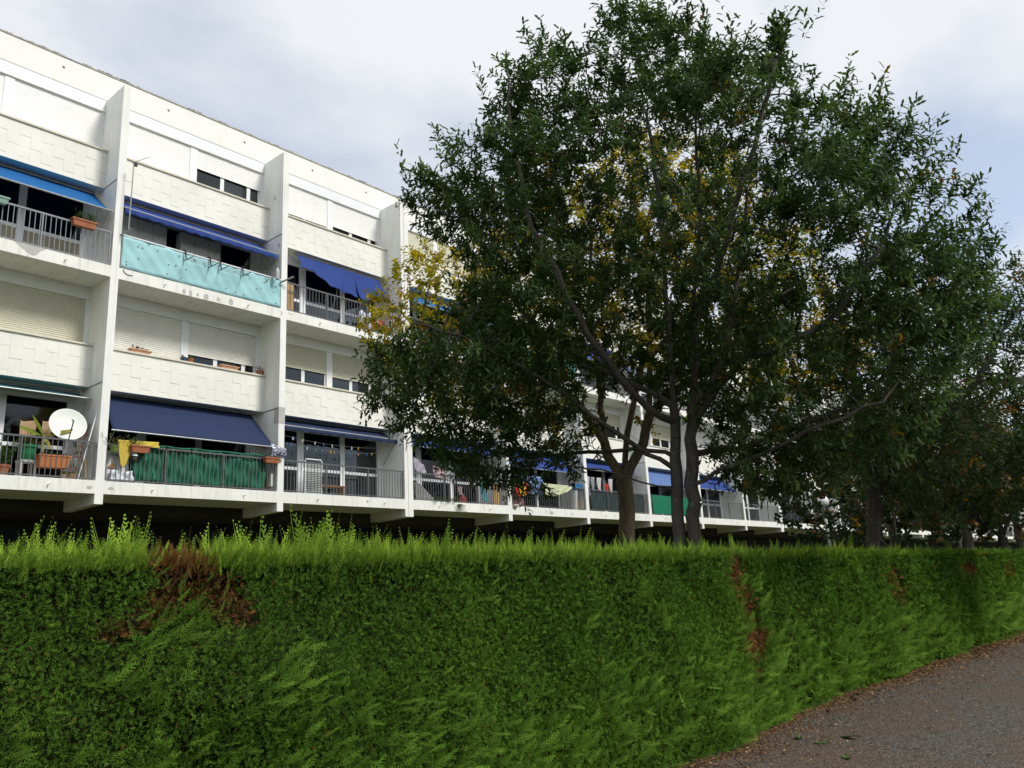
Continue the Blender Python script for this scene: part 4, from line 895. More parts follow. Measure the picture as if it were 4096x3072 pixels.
# ------------------------------------------------------------------ the loggia with the turquoise screen
scr = thing("balcony_screen", "translucent turquoise plastic screen tied along the upper balcony railing", "screen", (10.87, 19.92, 9.93))
b = MB(); b.sheet(lambda u, v: (8.50 + 4.69 * u, 19.918 - .012 * sin(u * 31) * sin(v * 7 + u * 5) - .006 * sin(u * 83 + v * 12), 9.93 + .865 * v), 110, 10, .004)
b.build("sheet", mat("turquoise_plastic_sheet", (.42, .72, .745), .5, .06, 2.2, bump=.25, bscale=25, trans=.25, stain=(7, .35, (.30, .58, .60), .55, .75, (1, 1, .4))), scr, smooth=True)
b = MB(); b.tube([(8.50, 19.915, 10.815), (13.19, 19.915, 10.80)], .024, 8); b.build("top_edge", mat("white_plastic_tube", (.8, .82, .84), .4, .04), scr)
tie = MB().box(-.016, .016, -.004, .004, -.012, .012).mesh("tie"); tie.materials.append(M_JOINT)
rt = random.Random(5)
for k in range(34):
    x = 8.6 + 4.5 * rt.random(); z = rt.choice((10.72, 10.66, 10.60, 10.35, 10.28, 10.1, 10.05)) + rt.uniform(-.02, .02); share("tie", tie, scr, (x - 10.87, -.022, z - 9.93))
M_CUP = mat("white_cupboard", (.66, .67, .65), .5, .05)
for lab, xs in (("white cupboard with four doors at the left behind the turquoise screen", (8.66, 8.99, 9.25, 9.65, 10.05)), ("white cupboard with three doors in the middle behind the turquoise screen", (10.47, 10.88, 11.29, 11.69))):
    t = thing("cupboard", lab, "cupboard", ((xs[0] + xs[-1]) / 2, 20.9, 9.9))
    b = MB(); b.box(xs[0], xs[-1], 20.78, 21.06, 9.905, 11.80); b.build("carcass", M_CUP, t)
    for a, c in zip(xs[:-1], xs[1:]):
        b = MB(); b.box(a + .006, c - .006, 20.755, 20.778, 9.93, 11.78); d = b.build("door", M_CUP, t)
        b = MB(); b.tube([((c - .06) if a < xs[1] or a == xs[2] else a + .06, 20.755, 11.05), ((c - .06) if a < xs[1] or a == xs[2] else a + .06, 20.73, 11.05)], .022, 8); b.build("knob", M_BLACK, d)
for k, (xa, xb) in enumerate(((10.14, 10.86), (11.17, 11.86))):
    t = thing("drying_rack", ("wire drying rack hooked over the turquoise screen, nearer its middle", "wire drying rack hooked over the turquoise screen, nearer its right end")[k], "drying rack", ((xa + xb) / 2, 19.75, 10.5))
    for x in (xa, xb):
        b = MB(); b.tube([(x - .03, 19.97, 10.74), (x - .03, 19.96, 10.84), (x, 19.91, 10.89), (x + .02, 19.86, 10.85), (x + .02, 19.84, 10.66), (x + .03, 19.80, 10.57)], .017, 6); b.tube([(x + .02, 19.9, 10.57), (x + .02, 19.40, 10.56)], .012, 5); b.build("hook", M_BLACK, t)
    b = MB()
    for j in range(6): b.tube([(xa + .02, 19.82 - .075 * j, 10.565), (xb + .02, 19.82 - .075 * j, 10.565)], .004, 4)
    b.build("wires", M_STEEL, t)
t = thing("tv_antenna", "television antenna on a thin pole clamped to the pier", "antenna", (8.45, 19.6, 10.86))
b = MB(); b.tube([(8.43, 19.88, 10.79), (8.545, 19.60, 10.87)], .022, 6); b.tube([(8.545, 19.60, 10.87), (8.57, 19.585, 10.875)], .030, 6); b.build("bracket", M_STEEL, t)
b = MB(); b.tube([(8.50, 19.62, 10.86), (8.51, 19.6, 12.72)], .014, 6); b.build("mast", M_STEEL, t)
b = MB(); b.tube([(8.46, 19.6, 12.70), (8.89, 19.6, 13.05)], .009, 5); b.build("boom", M_STEEL, t)
for k in range(7):
    a = MB(); x = 8.50 + .062 * k; z = 12.735 + .050 * k; h = .085 - .007 * k; a.tube([(x, 19.6 - h, z - .01), (x, 19.6 + h, z + .01)], .005, 4); a.build("director", M_STEEL, t)
b = MB(); b.box(8.53, 8.60, 19.57, 19.64, 12.66, 12.74); b.build("junction_box", M_BLACK, t)
b = MB(); b.tube([(13.12, 19.87, 10.69), (13.40, 19.58, 10.87)], .026, 6); tag(b.build("bracket_arm", M_STEEL, None, (13.12, 19.87, 10.69)), "grey steel bracket arm sticking out from the second pier", "bracket")
t = thing("plastic_bottle", "clear plastic bottle hung upside down on a cord at the screen's right end", "bottle", (12.93, 19.72, 10.7))
b = MB(); b.lathe([(0, 0), (.055, .0), (.06, .03), (.055, .12), (.06, .2), (.058, .28), (.03, .33), (.018, .37)], (12.93, 19.72, 10.70), 14); b.build("body", mat("cloudy_plastic", (.62, .66, .66), .3, .1, trans=.35), t, smooth=True)
b = MB(); b.tube([(12.93, 19.72, 11.07), (12.92, 19.85, 11.55)], .004, 4); b.build("cord", M_STEEL, t)
t = thing("potted_plant", "leafy potted plant behind the right end of the turquoise screen", "plant", (12.75, 20.4, 9.9))
b = MB(); b.lathe([(0, 0), (.11, 0), (.14, .26), (.15, .27), (.13, .27), (.0, .25)], (12.75, 20.4, 9.9), 14); b.build("pot", M_TERRA, t); greenery(t, 12.75, 20.4, 10.15, .12, .1, 22, 1.2, OVAL_LEAF, .10, [(.10, .14, .03), (.06, .10, .03), (.15, .17, .04)], 8)

# ------------------------------------------------------------------ pots on the lower window sills
def round_pot(name, label, x, y, z, r, h, m, n=5, hgt=.15, leaf=OVAL_LEAF, lsz=.05, cols=None, seed=3, cat="flower pot"):
    t = thing(name, label, cat, (x, y, z)); b = MB()
    b.lathe([(0, 0), (r * .72, 0), (r * .95, h * .78), (r * 1.06, h * .79), (r * 1.06, h), (r * .92, h), (r * .9, h * .9), (0, h * .88)], (x, y, z), 16); b.build("pot", m, t)
    if n: greenery(t, x, y, z + h * .88, r * .6, r * .6, n, hgt, leaf, lsz, cols or [(.10, .13, .04), (.16, .15, .06)], seed)
    return t
zc = TOP_L
box_planter("planter", "terracotta planter with a small succulent on the sill above the navy awning", 9.50, 20.76, zc + .12, .55, .12, M_TERRA_L, n=7, hgt=.12, lsz=.06, seed=5, cols=[(.07, .09, .03), (.11, .10, .05)])
round_pot("flower_pot", "dark blue flower pot with a sprig on the window sill", 10.73, 20.78, zc, .095, .14, mat("dark_blue_glaze", (.035, .07, .13), .3), n=3, hgt=.14, seed=6)
round_pot("flower_pot", "terracotta flower pot with yellowish leaves next to the blue pot", 10.91, 20.77, zc, .085, .13, M_TERRA, n=9, hgt=.13, seed=7, cols=[(.2, .2, .06), (.12, .14, .05)])
box_planter("planter", "long pale terracotta planter under the half open shutter", 12.08, 20.77, zc + .13, .56, .12, M_TERRA_L, n=9, hgt=.07, lsz=.05, seed=8)
round_pot("flower_pot", "round terracotta pot with a withered plant at the sill's right end", 13.09, 20.76, zc, .105, .15, M_TERRA, n=6, hgt=.24, lsz=.05, seed=9, cols=[(.3, .17, .09), (.2, .13, .07)])
b = MB(); b.lathe([(.0, 0), (.09, 0), (.10, .03), (.06, .075), (0, .085)], (12.9, 20.8, zc), 9); tag(b.build("stone", M_BARE, None, (12.9, 20.8, zc)), "rough grey stone beside the round terracotta pot", "stone")

# ------------------------------------------------------------------ lower left loggia: dish, banana plant, pots
z0 = SL
t = thing("satellite_dish", "large white satellite dish standing behind the lower left railing", "satellite dish", (7.66, 20.2, z0))
nrm_ = unit(np.array([-.12, -1.0, .30])); e1 = unit(np.cross(nrm_, np.array([0, 0, 1.0]))); e2 = np.cross(e1, nrm_); cd = np.array([7.66, 20.2, 5.83])
b = MB(); prof = [(r, .07 * (1 - (r / .42) ** 2)) for r in (0, .1, .2, .3, .38, .42)] + [(.425, .0), (.42, .015), (.38, .035), (.2, .085), (0, .10)]
k = 36; vs = []; fs = []
for r, dd in prof:
    for i in range(k): a = 2 * pi * i / k; vs.append(cd + e1 * r * cos(a) * .97 + e2 * r * .97 * sin(a) - nrm_ * dd)
for i in range(len(prof) - 1):
    for j in range(k): fs.append((i * k + j, i * k + (j + 1) % k, (i + 1) * k + (j + 1) % k, (i + 1) * k + j))
b.add(vs, fs); b.build("reflector", mat("off_white_enamel", (.74, .76, .71), .45, .03), t, smooth=True)
b = MB(); tip = cd - e2 * .08 + nrm_ * .42; b.tube([cd - e2 * .42 + nrm_ * .02, tip - e2 * .05], .014, 6); b.build("feed_arm", M_BLACK, t)
b = MB(); b.tube([tip + nrm_ * .03, tip - nrm_ * .07], [.034, .022], 10); b.build("receiver_head", mat("off_white_enamel", (.7, .7, .68)), t)
b = MB(); b.tube([(7.66, 20.31, z0 + .01), (7.66, 20.31, 5.9)], .025, 8); b.box(7.46, 7.86, 20.2, 20.5, z0, z0 + .03); b.build("stand", M_STEEL, t)
t = box_planter("planter", "orange rectangular planter with a banana plant behind the lower left railing", 7.41, 20.27, 5.06, .68, .28, mat("orange_terracotta_plastic", (.46, .17, .06), .55, .08), dep=.3, n=18, hgt=.12, lsz=.04, seed=10)
b = MB(); b.tube([(7.17, 20.27, 5.04), (7.175, 20.27, 5.35), (7.19, 20.26, 5.52)], [.042, .034, .022], 9); b.build("banana_stem", mat("banana_stem", (.20, .19, .07), .6, .25, 12), t, smooth=True)
def banana_leaf(p0, p1, w, sagv, c):
    b = MB(); p0, p1 = np.array(p0), np.array(p1); d = p1 - p0; s_ = unit(np.cross(d, np.array([0, -.8, .6])))
    def f(u, v):
        cx_ = p0 + d * u - np.array([0, 0, sagv]) * (u * u) + np.array([0, 0, sagv * .6]) * u; wd = w * (sin(pi * min(1, u * .92 + .08)) ** .7) if u > .15 else w * .12
        q = cx_ + s_ * wd * (v - .5) * 2; q[2] += .5 * wd * abs(v - .5) + (.012 * sin(u * 60) if v in (0, 1) else 0); return q
    b.sheet(f, 22, 4, .002); b.build("banana_leaf", c, t, smooth=True)
BL, BL2 = mat("banana_leaf_green", (.20, .26, .03), .45, .2, 9, trans=.35), mat("banana_leaf_yellow", (.30, .28, .05), .5, .3, 9, trans=.35)
banana_leaf((7.18, 20.26, 5.50), (6.86, 20.15, 5.93), .055, -.02, BL); banana_leaf((7.18, 20.26, 5.52), (6.62, 20.2, 5.62), .075, -.12, BL)
banana_leaf((7.2, 20.26, 5.52), (7.76, 20.12, 5.66), .065, -.10, BL2); banana_leaf((7.19, 20.26, 5.46), (7.33, 20.2, 5.2), .05, .05, BL2)
t = thing("plant_tub", "large dark green plastic tub with a shrub on a stool", "plant tub", (6.94, 20.5, z0))
b = MB(); b.lathe([(0, 0), (.15, 0), (.185, .28), (.21, .29), (.21, .35), (.19, .35), (.18, .31), (0, .3)], (6.94, 20.5, 4.95), 18); b.build("tub", mat("bottle_green_plastic", (.015, .16, .06), .4, .08), t, smooth=False)
b = MB(); b.box(6.76, 7.12, 20.34, 20.66, 4.90, 4.945); [b.box(x, x + .04, y, y + .04, z0, 4.90) for x in (6.77, 7.07) for y in (20.36, 20.6)]; b.build("stool", mat("pale_stool", (.5, .5, .48)), t)
greenery(t, 6.94, 20.5, 5.25, .12, .12, 26, .36, OVAL_LEAF, .07, [(.2, .17, .03), (.14, .15, .03), (.25, .2, .05)], 12)
t = round_pot("flower_pot", "terracotta pot with a tall bush at the lower left edge", 6.36, 20.2, z0 + .02, .15, .24, M_TERRA, n=44, hgt=.72, lsz=.09, seed=13, cols=[(.07, .13, .03), (.05, .10, .02), (.12, .17, .04)], leaf=SLIM_LEAF)
round_pot("flower_pot", "small yellow ochre pot on the floor below the satellite dish", 7.80, 20.12, z0 + .02, .085, .12, mat("ochre_pot", (.42, .24, .09), .6), n=4, hgt=.12, lsz=.05, seed=14)
round_pot("flower_pot", "smallest terracotta pot beside the ochre pot under the planter", 7.62, 20.12, z0 + .02, .06, .1, M_TERRA_L, n=4, hgt=.14, lsz=.05, seed=15)
def drape(name, label, cat, f, m, nu=16, nv=14, th=.006, group=None):
    b = MB(); b.sheet(f, nu, nv, th); p = f(.5, .5); return tag(b.build(name, m, None, (p[0], p[1], p[2]), smooth=True), label, cat, group)
M_PEACH = cloth_mat("peach_cotton", (.52, .36, .21), .1)
drape("shirt", "peach shirt with a dark label hanging left of the satellite dish", "laundry", lambda u, v: (6.84 + .35 * u, 20.8 + .02 * sin(u * 12 + v * 3), 5.93 - .36 * v - .02 * sin(u * 6)), M_PEACH, group="laundry on the balconies")
drape("towel", "plain peach towel half hidden by the satellite dish", "laundry", lambda u, v: (7.32 + .28 * u, 20.82 + .02 * sin(u * 9 + v * 4), 5.97 - .40 * v), M_PEACH, group="laundry on the balconies")
t = thing("step_ladder", "folded reddish brown step ladder leaning against the first pier", "ladder", (7.95, 20.15, z0))
for dx_ in (0, .14):
    b = MB(); b.tube([(7.70 + dx_, 20.12, z0 + .01), (8.10 + dx_ * .6, 20.3, 5.92)], .018, 5); b.build("rail", mat("red_brown_paint", (.20, .09, .07), .6), t)
for k_ in range(4):
    f_ = .2 + .2 * k_; b = MB(); b.box(7.70 + .4 * f_, 7.86 + .38 * f_, 20.13 + .16 * f_, 20.19 + .16 * f_, z0 + 1.4 * f_, z0 + 1.4 * f_ + .03); b.build("step", mat("red_brown_paint", (.20, .09, .07), .6), t)
b = MB(); b.tube([(7.90, 20.02, 4.50), (8.235, 20.05, 6.18)], .014, 6); tag(b.build("broom_pole", mat("white_plastic_tube", (.8, .82, .84)), None, (7.9, 20.02, 4.5)), "long white pole slanting across the ladder by the pier", "pole")
b = MB(); b.tube([(8.09, 20.03, 4.51), (8.03, 20.06, 5.05)], .016, 6); tag(b.build("wooden_stick", M_PLY, None, (8.09, 20.03, 4.51)), "short pale wooden stick beside the foot of the white pole", "stick")
t = thing("wire_rack", "narrow grey wire rack standing against the pier behind the ladder", "rack", (8.1, 20.75, z0))
b = MB(); [b.tube([(x, y, z0), (x, y, 6.0)], .008, 4) for x in (7.98, 8.22) for y in (20.6, 20.9)]; b.build("posts", M_STEEL, t)
wr = MB()
for k_ in range(28): z = 4.7 + .046 * k_; wr.tube([(7.98, 20.6, z), (8.22, 20.6, z)], .003, 3)
o = wr.build("wires", M_STEEL, t); o["kind"] = "stuff"
drape("cloth_bag", "white cloth with green print hanging behind the railing near the ladder", "laundry", lambda u, v: (7.87 + .17 * u + .02 * sin(v * 6), 20.4 + .03 * sin(u * 10), 5.45 - .6 * v), mat("green_print_cloth", (.5, .55, .5), .9, .35, 14, stain=(9, .8, (.08, .22, .16), .5, .55, (1, 1, 1))), group="laundry on the balconies")

# ------------------------------------------------------------------ the loggia under the navy awning
t = thing("balcony_screen", "dark green mesh tarpaulin sagging behind the lower railing under the navy awning", "screen", (11.0, 20.0, z0))
def tarp(u, v):
    x = np.interp(v, [0, 1], [9.12 + 3.78 * u, 9.18 + 3.66 * u]); top = 5.46 - .28 * max(0, 1 - u / .17) ** 1.2 - .01 * sin(u * 14)
    fold = .022 * sin(u * 38 + 6 * v) + .016 * sin(u * 90 - 9 * v) + .02 * sin(u * 17 - v * 11)
    return (x, 20.005 + fold, top - (top - 4.565 - .012 * sin(u * 11)) * v)
b = MB(); b.sheet(tarp, 120, 18, .004); b.build("mesh_sheet", mat("green_mesh_tarpaulin", (.012, .12, .07), .75, .18, 9, bump=.25, bscale=90), t, smooth=True)
b = MB(); b.tube([(9.75 + 3.1 * k / 14, 19.955 + .008 * sin(k), 5.462 + .012 * sin(k * 1.7) + .002 * k) for k in range(15)], [.022 + .006 * sin(k * 2.1) for k in range(15)], 7); b.build("rolled_edge", mat("green_mesh_edge", (.02, .16, .085), .75, .15, 12), t, smooth=True)
for x in (9.95, 10.62):
    b = MB(); b.tube([(x, 19.94, 5.38), (x, 19.925, 5.5)], .018, 6); b.build("peg", M_BLACK, t)
M_YEL = mat("yellow_print_cloth", (.62, .47, .07), .85, .06, 4, bump=.1, trans=.15, stain=(20, .75, (.55, .55, .40), .60, .66, (1, 1, 1)))
def ycl(u, v):
    x = 8.70 + 1.02 * u; bot = np.interp(u, [0, .06, .14, .3, .45, 1], [4.95, 4.84, 4.90, 5.24, 5.38, 5.41]); top = 5.52 + .035 * u
    return (x + .09 * (v * max(0, 1 - u * 2.5)) + .01 * sin(v * 9), 19.90 - .02 * sin(u * 22 + v * 5) * v - .03 * v, top - (top - bot) * v)
drape("tablecloth", "yellow printed tablecloth thrown over the lower railing with a drooping corner", "tablecloth", ycl, M_YEL, 34, 20, .005)
box_planter("planter", "brown terracotta planter with spidery leaves hung over the yellow cloth", 9.22, 19.83, 5.40, .46, .17, M_TERRA, n=8, hgt=.26, leafy=SLIM_LEAF, lsz=.09, seed=20, cols=[(.10, .15, .05), (.06, .11, .03), (.16, .2, .07)])
box_planter("planter", "brown terracotta planter on the railing beside the silver foil", 12.93, 19.83, 5.42, .46, .15, M_TERRA, n=5, hgt=.2, leafy=SLIM_LEAF, lsz=.05, seed=21)
t = round_pot("hanging_bowl", "olive green bowl planter hanging left of the yellow tablecloth", 8.615, 19.86, 5.20, .105, .15, mat("olive_plastic", (.13, .19, .05), .5), n=12, hgt=.40, leaf=SLIM_LEAF, lsz=.06, seed=22, cat="planter")
t = thing("cabinet", "white cabinet behind the lower railing under the yellow tablecloth", "cabinet", (8.83, 20.25, z0))
b = MB(); b.box(8.52, 9.10, 20.1, 20.45, z0, 5.19); b.build("carcass", M_CUP, t); b = MB(); b.box(8.54, 9.08, 20.085, 20.1, 4.62, 5.15); b.build("door", M_CUP, t)
b = MB(); b.box(8.50, 9.12, 20.06, 20.46, 5.192, 5.215); b.build("top", M_CUP, t)
b = MB(); P = [(8.57, 20.05, 4.86), (8.68, 20.05, 4.98), (8.80, 20.05, 4.88), (8.70, 20.05, 4.84)]; b.add(P + [(q[0], q[1] + .006, q[2]) for q in P], [(0, 1, 2, 3), (4, 7, 6, 5), (0, 4, 5, 1), (1, 5, 6, 2), (2, 6, 7, 3), (3, 7, 4, 0)])
tag(b.build("cardboard_piece", mat("brown_cardboard", (.36, .20, .08), .9), None, (8.68, 20.05, 4.85)), "brown cardboard piece standing in front of the white cabinet", "cardboard")
b = MB(); b.sheet(lambda u, v: (8.62 + .56 * u, 20.03 + .03 * sin(u * 11) * sin(v * 6), 4.53 + (.24 + .03 * sin(u * 9)) * v), 16, 8, .05)
tag(b.build("plastic_bag", mat("white_blue_plastic", (.66, .70, .74), .5, .2, 8, bump=.4, bscale=20), None, (8.9, 20.03, 4.53), smooth=True), "crumpled white plastic bag on the floor below the yellow tablecloth", "bag")
t = thing("lantern", "small brown hanging lantern with a white cap right of the yellow cloth", "lantern", (9.13, 19.9, 5.0)); b = MB(); b.lathe([(.05, 0), (.06, .03), (.06, .1), (.05, .13)], (9.13, 19.88, 5.02), 10); b.build("body", mat("dark_brown_glass", (.06, .04, .03), .3), t)
b = MB(); b.lathe([(.075, 0), (.065, .035), (.03, .05)], (9.13, 19.88, 5.15), 12); b.build("cap", M_PVC, t)
t = thing("wire_cage", "small wire cage at the right end behind the green tarpaulin", "cage", (12.75, 20.1, 5.4)); b = MB()
for k_ in range(9): b.tube([(12.45 + .075 * k_, 20.05, 5.40), (12.45 + .075 * k_, 20.05, 5.78)], .004, 3)
for k_ in range(6): b.tube([(12.45, 20.05, 5.42 + .07 * k_), (13.05, 20.05, 5.42 + .07 * k_)], .004, 3)
b.build("wires", M_STEEL, t)
gf = np.random.default_rng(4); FZ = gf.normal(0, .022, (26, 26))
b = MB(); b.sheet(lambda u, v: (12.88 + .44 * u + FZ[int(v * 24), int(u * 24)] * .6, 19.80 + FZ[int(u * 24), int(v * 24)] - .10 * sin(pi * v), 5.44 + .34 * v + .05 * u * (1 - v) - .06 * u + FZ[int(v * 24), int(u * 24)]), 24, 24, .002)
tag(b.build("foil_sheet", mat("crumpled_silver_foil", (.62, .64, .72), .28, .06, metal=.75), None, (13.1, 19.8, 5.45)), "crumpled silver foil sheet wrapped round the pier end of the railing", "foil")
b = MB(); b.hexa([(12.86, 20.2, z0), (13.12, 20.2, z0), (13.12, 20.23, z0), (12.86, 20.23, z0), (12.98, 20.3, 5.1), (13.14, 20.3, 5.1), (13.14, 20.33, 5.1), (12.98, 20.33, 5.1)]); tag(b.build("wooden_board", M_WOOD, None, (13, 20.2, z0)), "brown board leaning at the right end of the green tarpaulin", "board")
b = MB(); b.box(13.02, 13.14, 20.0, 20.12, 4.66, 5.0); tag(b.build("white_box", M_CUP, None, (13.08, 20.05, 4.66)), "slim white box fixed beside the pier near the brown board", "box")

# ------------------------------------------------------------------ the loggia with the empty drying line
t = thing("clothes_line", "double washing line with coloured pegs across the loggia of the folded bed", "clothes line", (15.4, 20.4, 6.1))
LA = lambda u: (13.45 + 4.45 * u, 20.3, 6.24 - .44 * u * (1 - u) * 1.4); LB = lambda u: (13.45 + 4.45 * u, 20.5, 6.10 - .5 * u * (1 - u) * 1.4 + .02 * u)
for f_ in (LA, LB):
    b = MB(); b.tube([f_(k / 16) for k in range(17)], .0035, 4); b.build("line", M_STEEL, t)
PEGC = [mat("peg_white", (.7, .7, .66), .5), mat("peg_blue", (.04, .18, .5), .5), mat("peg_yellow", (.55, .42, .05), .5), mat("peg_green", (.08, .3, .12), .5), mat("peg_orange", (.5, .2, .06), .5)]
for k_, (f_, u, ci) in enumerate([(LA, .11, 0), (LA, .12, 1), (LA, .19, 0), (LA, .29, 0), (LA, .36, 1), (LA, .43, 0), (LA, .60, 0), (LA, .66, 2), (LB, .10, 1), (LB, .13, 1), (LB, .22, 3), (LB, .26, 0), (LB, .33, 3), (LB, .38, 1), (LB, .45, 2), (LB, .48, 4), (LB, .53, 3), (LB, .62, 1), (LB, .69, 1), (LB, .70, 4), (LB, .77, 1), (LB, .82, 2)]):
    q = f_(u); me = cached(("peg", ci), lambda: MB().hexa([(-.012, -.006, -.075), (.012, -.006, -.075), (.012, .006, -.075), (-.012, .006, -.075), (-.008, -.006, .02), (.008, -.006, .02), (.008, .006, .02), (-.008, .006, .02)]), PEGC[ci])
    o = share("peg", me, t, (q[0] - 15.4, q[1] - 20.4, q[2] - 6.1)); o.rotation_euler = (0, rnd.uniform(-.35, .35), 0)
t = thing("folding_bed", "white framed folding bed with slats standing upright behind the railing", "folding bed", (14.85, 20.5, z0))
b = MB(); b.tube([(14.53, 20.5, z0 + .03), (14.53, 20.5, 5.56), (14.56, 20.5, 5.62), (15.10, 20.5, 5.62), (15.14, 20.5, 5.56), (15.14, 20.5, z0 + .03), (14.53, 20.5, z0 + .03)], .020, 8); b.build("frame", M_PVC, t)
sl = MB().box(-.29, .29, -.004, .004, -.016, .016).mesh("slat"); sl.materials.append(mat("grey_bed_slat", (.40, .42, .40), .6))
for k_ in range(18): share("slat", sl, t, (-.015, 0, .10 + .054 * k_))
t = thing("bench", "low wooden bench behind the railing beside the folding bed", "bench", (15.63, 20.7, z0))
b = MB(); b.box(15.1, 16.15, 20.6, 20.9, 4.86, 4.90); b.build("seat", M_WOOD, t)
for x in (15.15, 16.03):
    b = MB(); b.box(x, x + .06, 20.62, 20.88, z0, 4.86); b.build("leg", M_WOOD, t)

# ------------------------------------------------------------------ upper third loggia
b = MB()
for k_ in range(2): b.box(13.47 + .175 * k_, 13.635 + .175 * k_, 20.15, 20.18, SU, 10.86)
t = tag(b.build("wooden_board", M_PLY, None, (13.6, 20.15, SU)), "upright pale wooden boards beside the pier in the torn awning's loggia", "board")
drape("plastic_sheet", "crinkled grey plastic sheet behind the railing below the torn awning", "sheet", lambda u, v: (16.62 + .5 * u, 20.5 + .04 * sin(u * 20 + v * 9) * sin(v * 7), 10.78 - .72 * v + .05 * sin(u * 8)), mat("grey_plastic_film", (.50, .54, .60), .3, .2, 6, bump=.4, bscale=25), 24, 16)
M_ORANGE = mat("orange_canvas", (.52, .12, .03), .8, .12, 6)
for lab, cx, w_ in (("orange canvas folding chair behind the upper railing next to the grey plastic", 17.32, .40), ("orange canvas folding chair closest to the third pier, behind yellow leaves", 17.72, .34)):
    t = thing("folding_chair", lab, "chair", (cx, 20.6, SU), "orange folding chairs")
    b = MB(); b.sheet(lambda u, v: (cx - w_ / 2 + w_ * u, 20.72 - .10 * v, 10.74 - .36 * v), 6, 6, .012); b.build("backrest", M_ORANGE, t)
    b = MB(); b.sheet(lambda u, v: (cx - w_ / 2 + w_ * u, 20.28 + .36 * v, 10.34 - .03 * sin(pi * v)), 6, 6, .012); b.build("seat", M_ORANGE, t)
    for sx in (-1, 1):
        b = MB(); b.tube([(cx + sx * w_ / 2, 20.26, SU), (cx + sx * w_ / 2, 20.74, 10.78)], .012, 5); b.build("leg", M_PVC, t)
        b = MB(); b.tube([(cx + sx * w_ / 2, 20.66, SU), (cx + sx * w_ / 2, 20.26, 10.36)], .012, 5); b.build("leg", M_PVC, t)

# ------------------------------------------------------------------ lower fourth loggia: laundry behind the oak
M_LILAC, M_GREYC, M_AQUA, M_PINK = cloth_mat("lilac_cotton", (.42, .38, .45)), cloth_mat("grey_print_cotton", (.36, .36, .38), .35), cloth_mat("aqua_cotton", (.08, .36, .40)), cloth_mat("pale_pink_cotton", (.52, .36, .38))
lau = "laundry on the balconies"
drape("shirt", "lilac shirt hanging at a slant beside the double pier", "laundry", lambda u, v: (18.66 + .52 * u, 20.2 + .03 * sin(u * 14 + v * 5), 6.0 - .32 * u - .42 * v * (1 - .3 * u)), M_LILAC, group=lau)
drape("shirt", "grey pink shirt on the line above the railing, right of the lilac one", "laundry", lambda u, v: (19.55 + .55 * u, 20.2 + .03 * sin(u * 12 + v * 5), 5.76 - .12 * u - .36 * v), M_PINK, group=lau)
drape("shirt", "dark printed grey shirt next to the grey pink one", "laundry", lambda u, v: (20.12 + .5 * u, 20.2 + .03 * sin(u * 15 + v * 5), 5.63 - .06 * u - .34 * v), M_GREYC, group=lau)
drape("towel", "aqua towel hanging low behind the fourth lower railing", "laundry", lambda u, v: (21.9 + .34 * u, 20.2 + .03 * sin(u * 12 + v * 5), 5.44 - .72 * v - .1 * u * v), M_AQUA, group=lau)
drape("shirt", "small pale pink garment in the middle of the fourth lower railing", "laundry", lambda u, v: (20.75 + .2 * u, 20.2 + .03 * sin(u * 12 + v * 5), 5.12 - .3 * v), M_PINK, group=lau)
b = MB(); b.hexa([(18.66, 20.1, z0), (19.6, 20.1, z0), (19.6, 20.14, z0), (18.66, 20.14, z0), (18.66, 20.2, 5.15), (18.9, 20.2, 5.10), (18.9, 20.24, 5.10), (18.66, 20.24, 5.15)]); tag(b.build("stone_slab", mat("mottled_grey_slab", (.22, .22, .21), .9, .25, 10), None, (19, 20.1, z0)), "mottled grey slab slanting down beside the double pier", "slab")
b = MB(); b.box(22.62, 22.72, 20.2, 20.23, z0, 5.28); b.box(22.74, 22.93, 20.2, 20.23, z0, 5.3); tag(b.build("wooden_board", M_PLY, None, (22.8, 20.2, z0)), "pair of ochre boards standing at the right end behind the laundry", "board")
b = MB(); b.lathe([(0, 0), (.11, 0), (.13, .2), (.05, .3), (.04, .34), (0, .34)], (21.0, 20.25, z0), 12); tag(b.build("watering_can", mat("red_plastic", (.4, .03, .025), .4), None, (21.0, 20.25, z0)), "small red plastic can on the floor behind the fourth lower railing", "can")
t = thing("creeping_plant", "creeping weed trailing from the slab edge under the laundry", "plant", (19.9, 19.92, z0)); greenery(t, 19.75, 19.9, 4.53, .55, .03, 34, .22, OVAL_LEAF, .05, [(.06, .10, .03), (.1, .12, .04), (.14, .12, .05)], 31, (0, -.7, -.5)); greenery(t, 20.45, 19.87, 4.45, .15, .02, 18, .3, OVAL_LEAF, .055, [(.06, .10, .03), (.1, .12, .04)], 32, (.2, -.5, -1.4), "trailing_stem")

# ------------------------------------------------------------------ lower fifth loggia: the red and yellow towel
t = thing("beach_towel", "red and yellow striped towel with a crest hanging over the railing", "towel", (23.8, 19.9, 5.45)); t["group"] = lau
def fl(u, v, o=0.0):
    bot = np.interp(u, [0, .35, .7, 1], [4.86, 4.87, 4.92, 5.04]); x = 23.37 + .9 * u + v * (.24 * (1 - u) - .02)
    return (x, 19.895 - .018 * sin(u * 16 + v * 6) * v - .02 * v - o, 5.452 - (5.452 - bot) * v)
for nm, a, c, m in (("red_stripe", 0, .26, mat("towel_red", (.52, .035, .025), .9, .1, trans=.1)), ("yellow_stripe", .26, .76, mat("towel_yellow", (.66, .42, .03), .9, .08, trans=.1)), ("red_stripe", .76, 1, mat("towel_red", (.52, .035, .025)))):
    b = MB(); b.sheet(lambda u, v: fl(a + (c - a) * u, v), 14, 14, .004); b.build(nm, m, t, smooth=True)
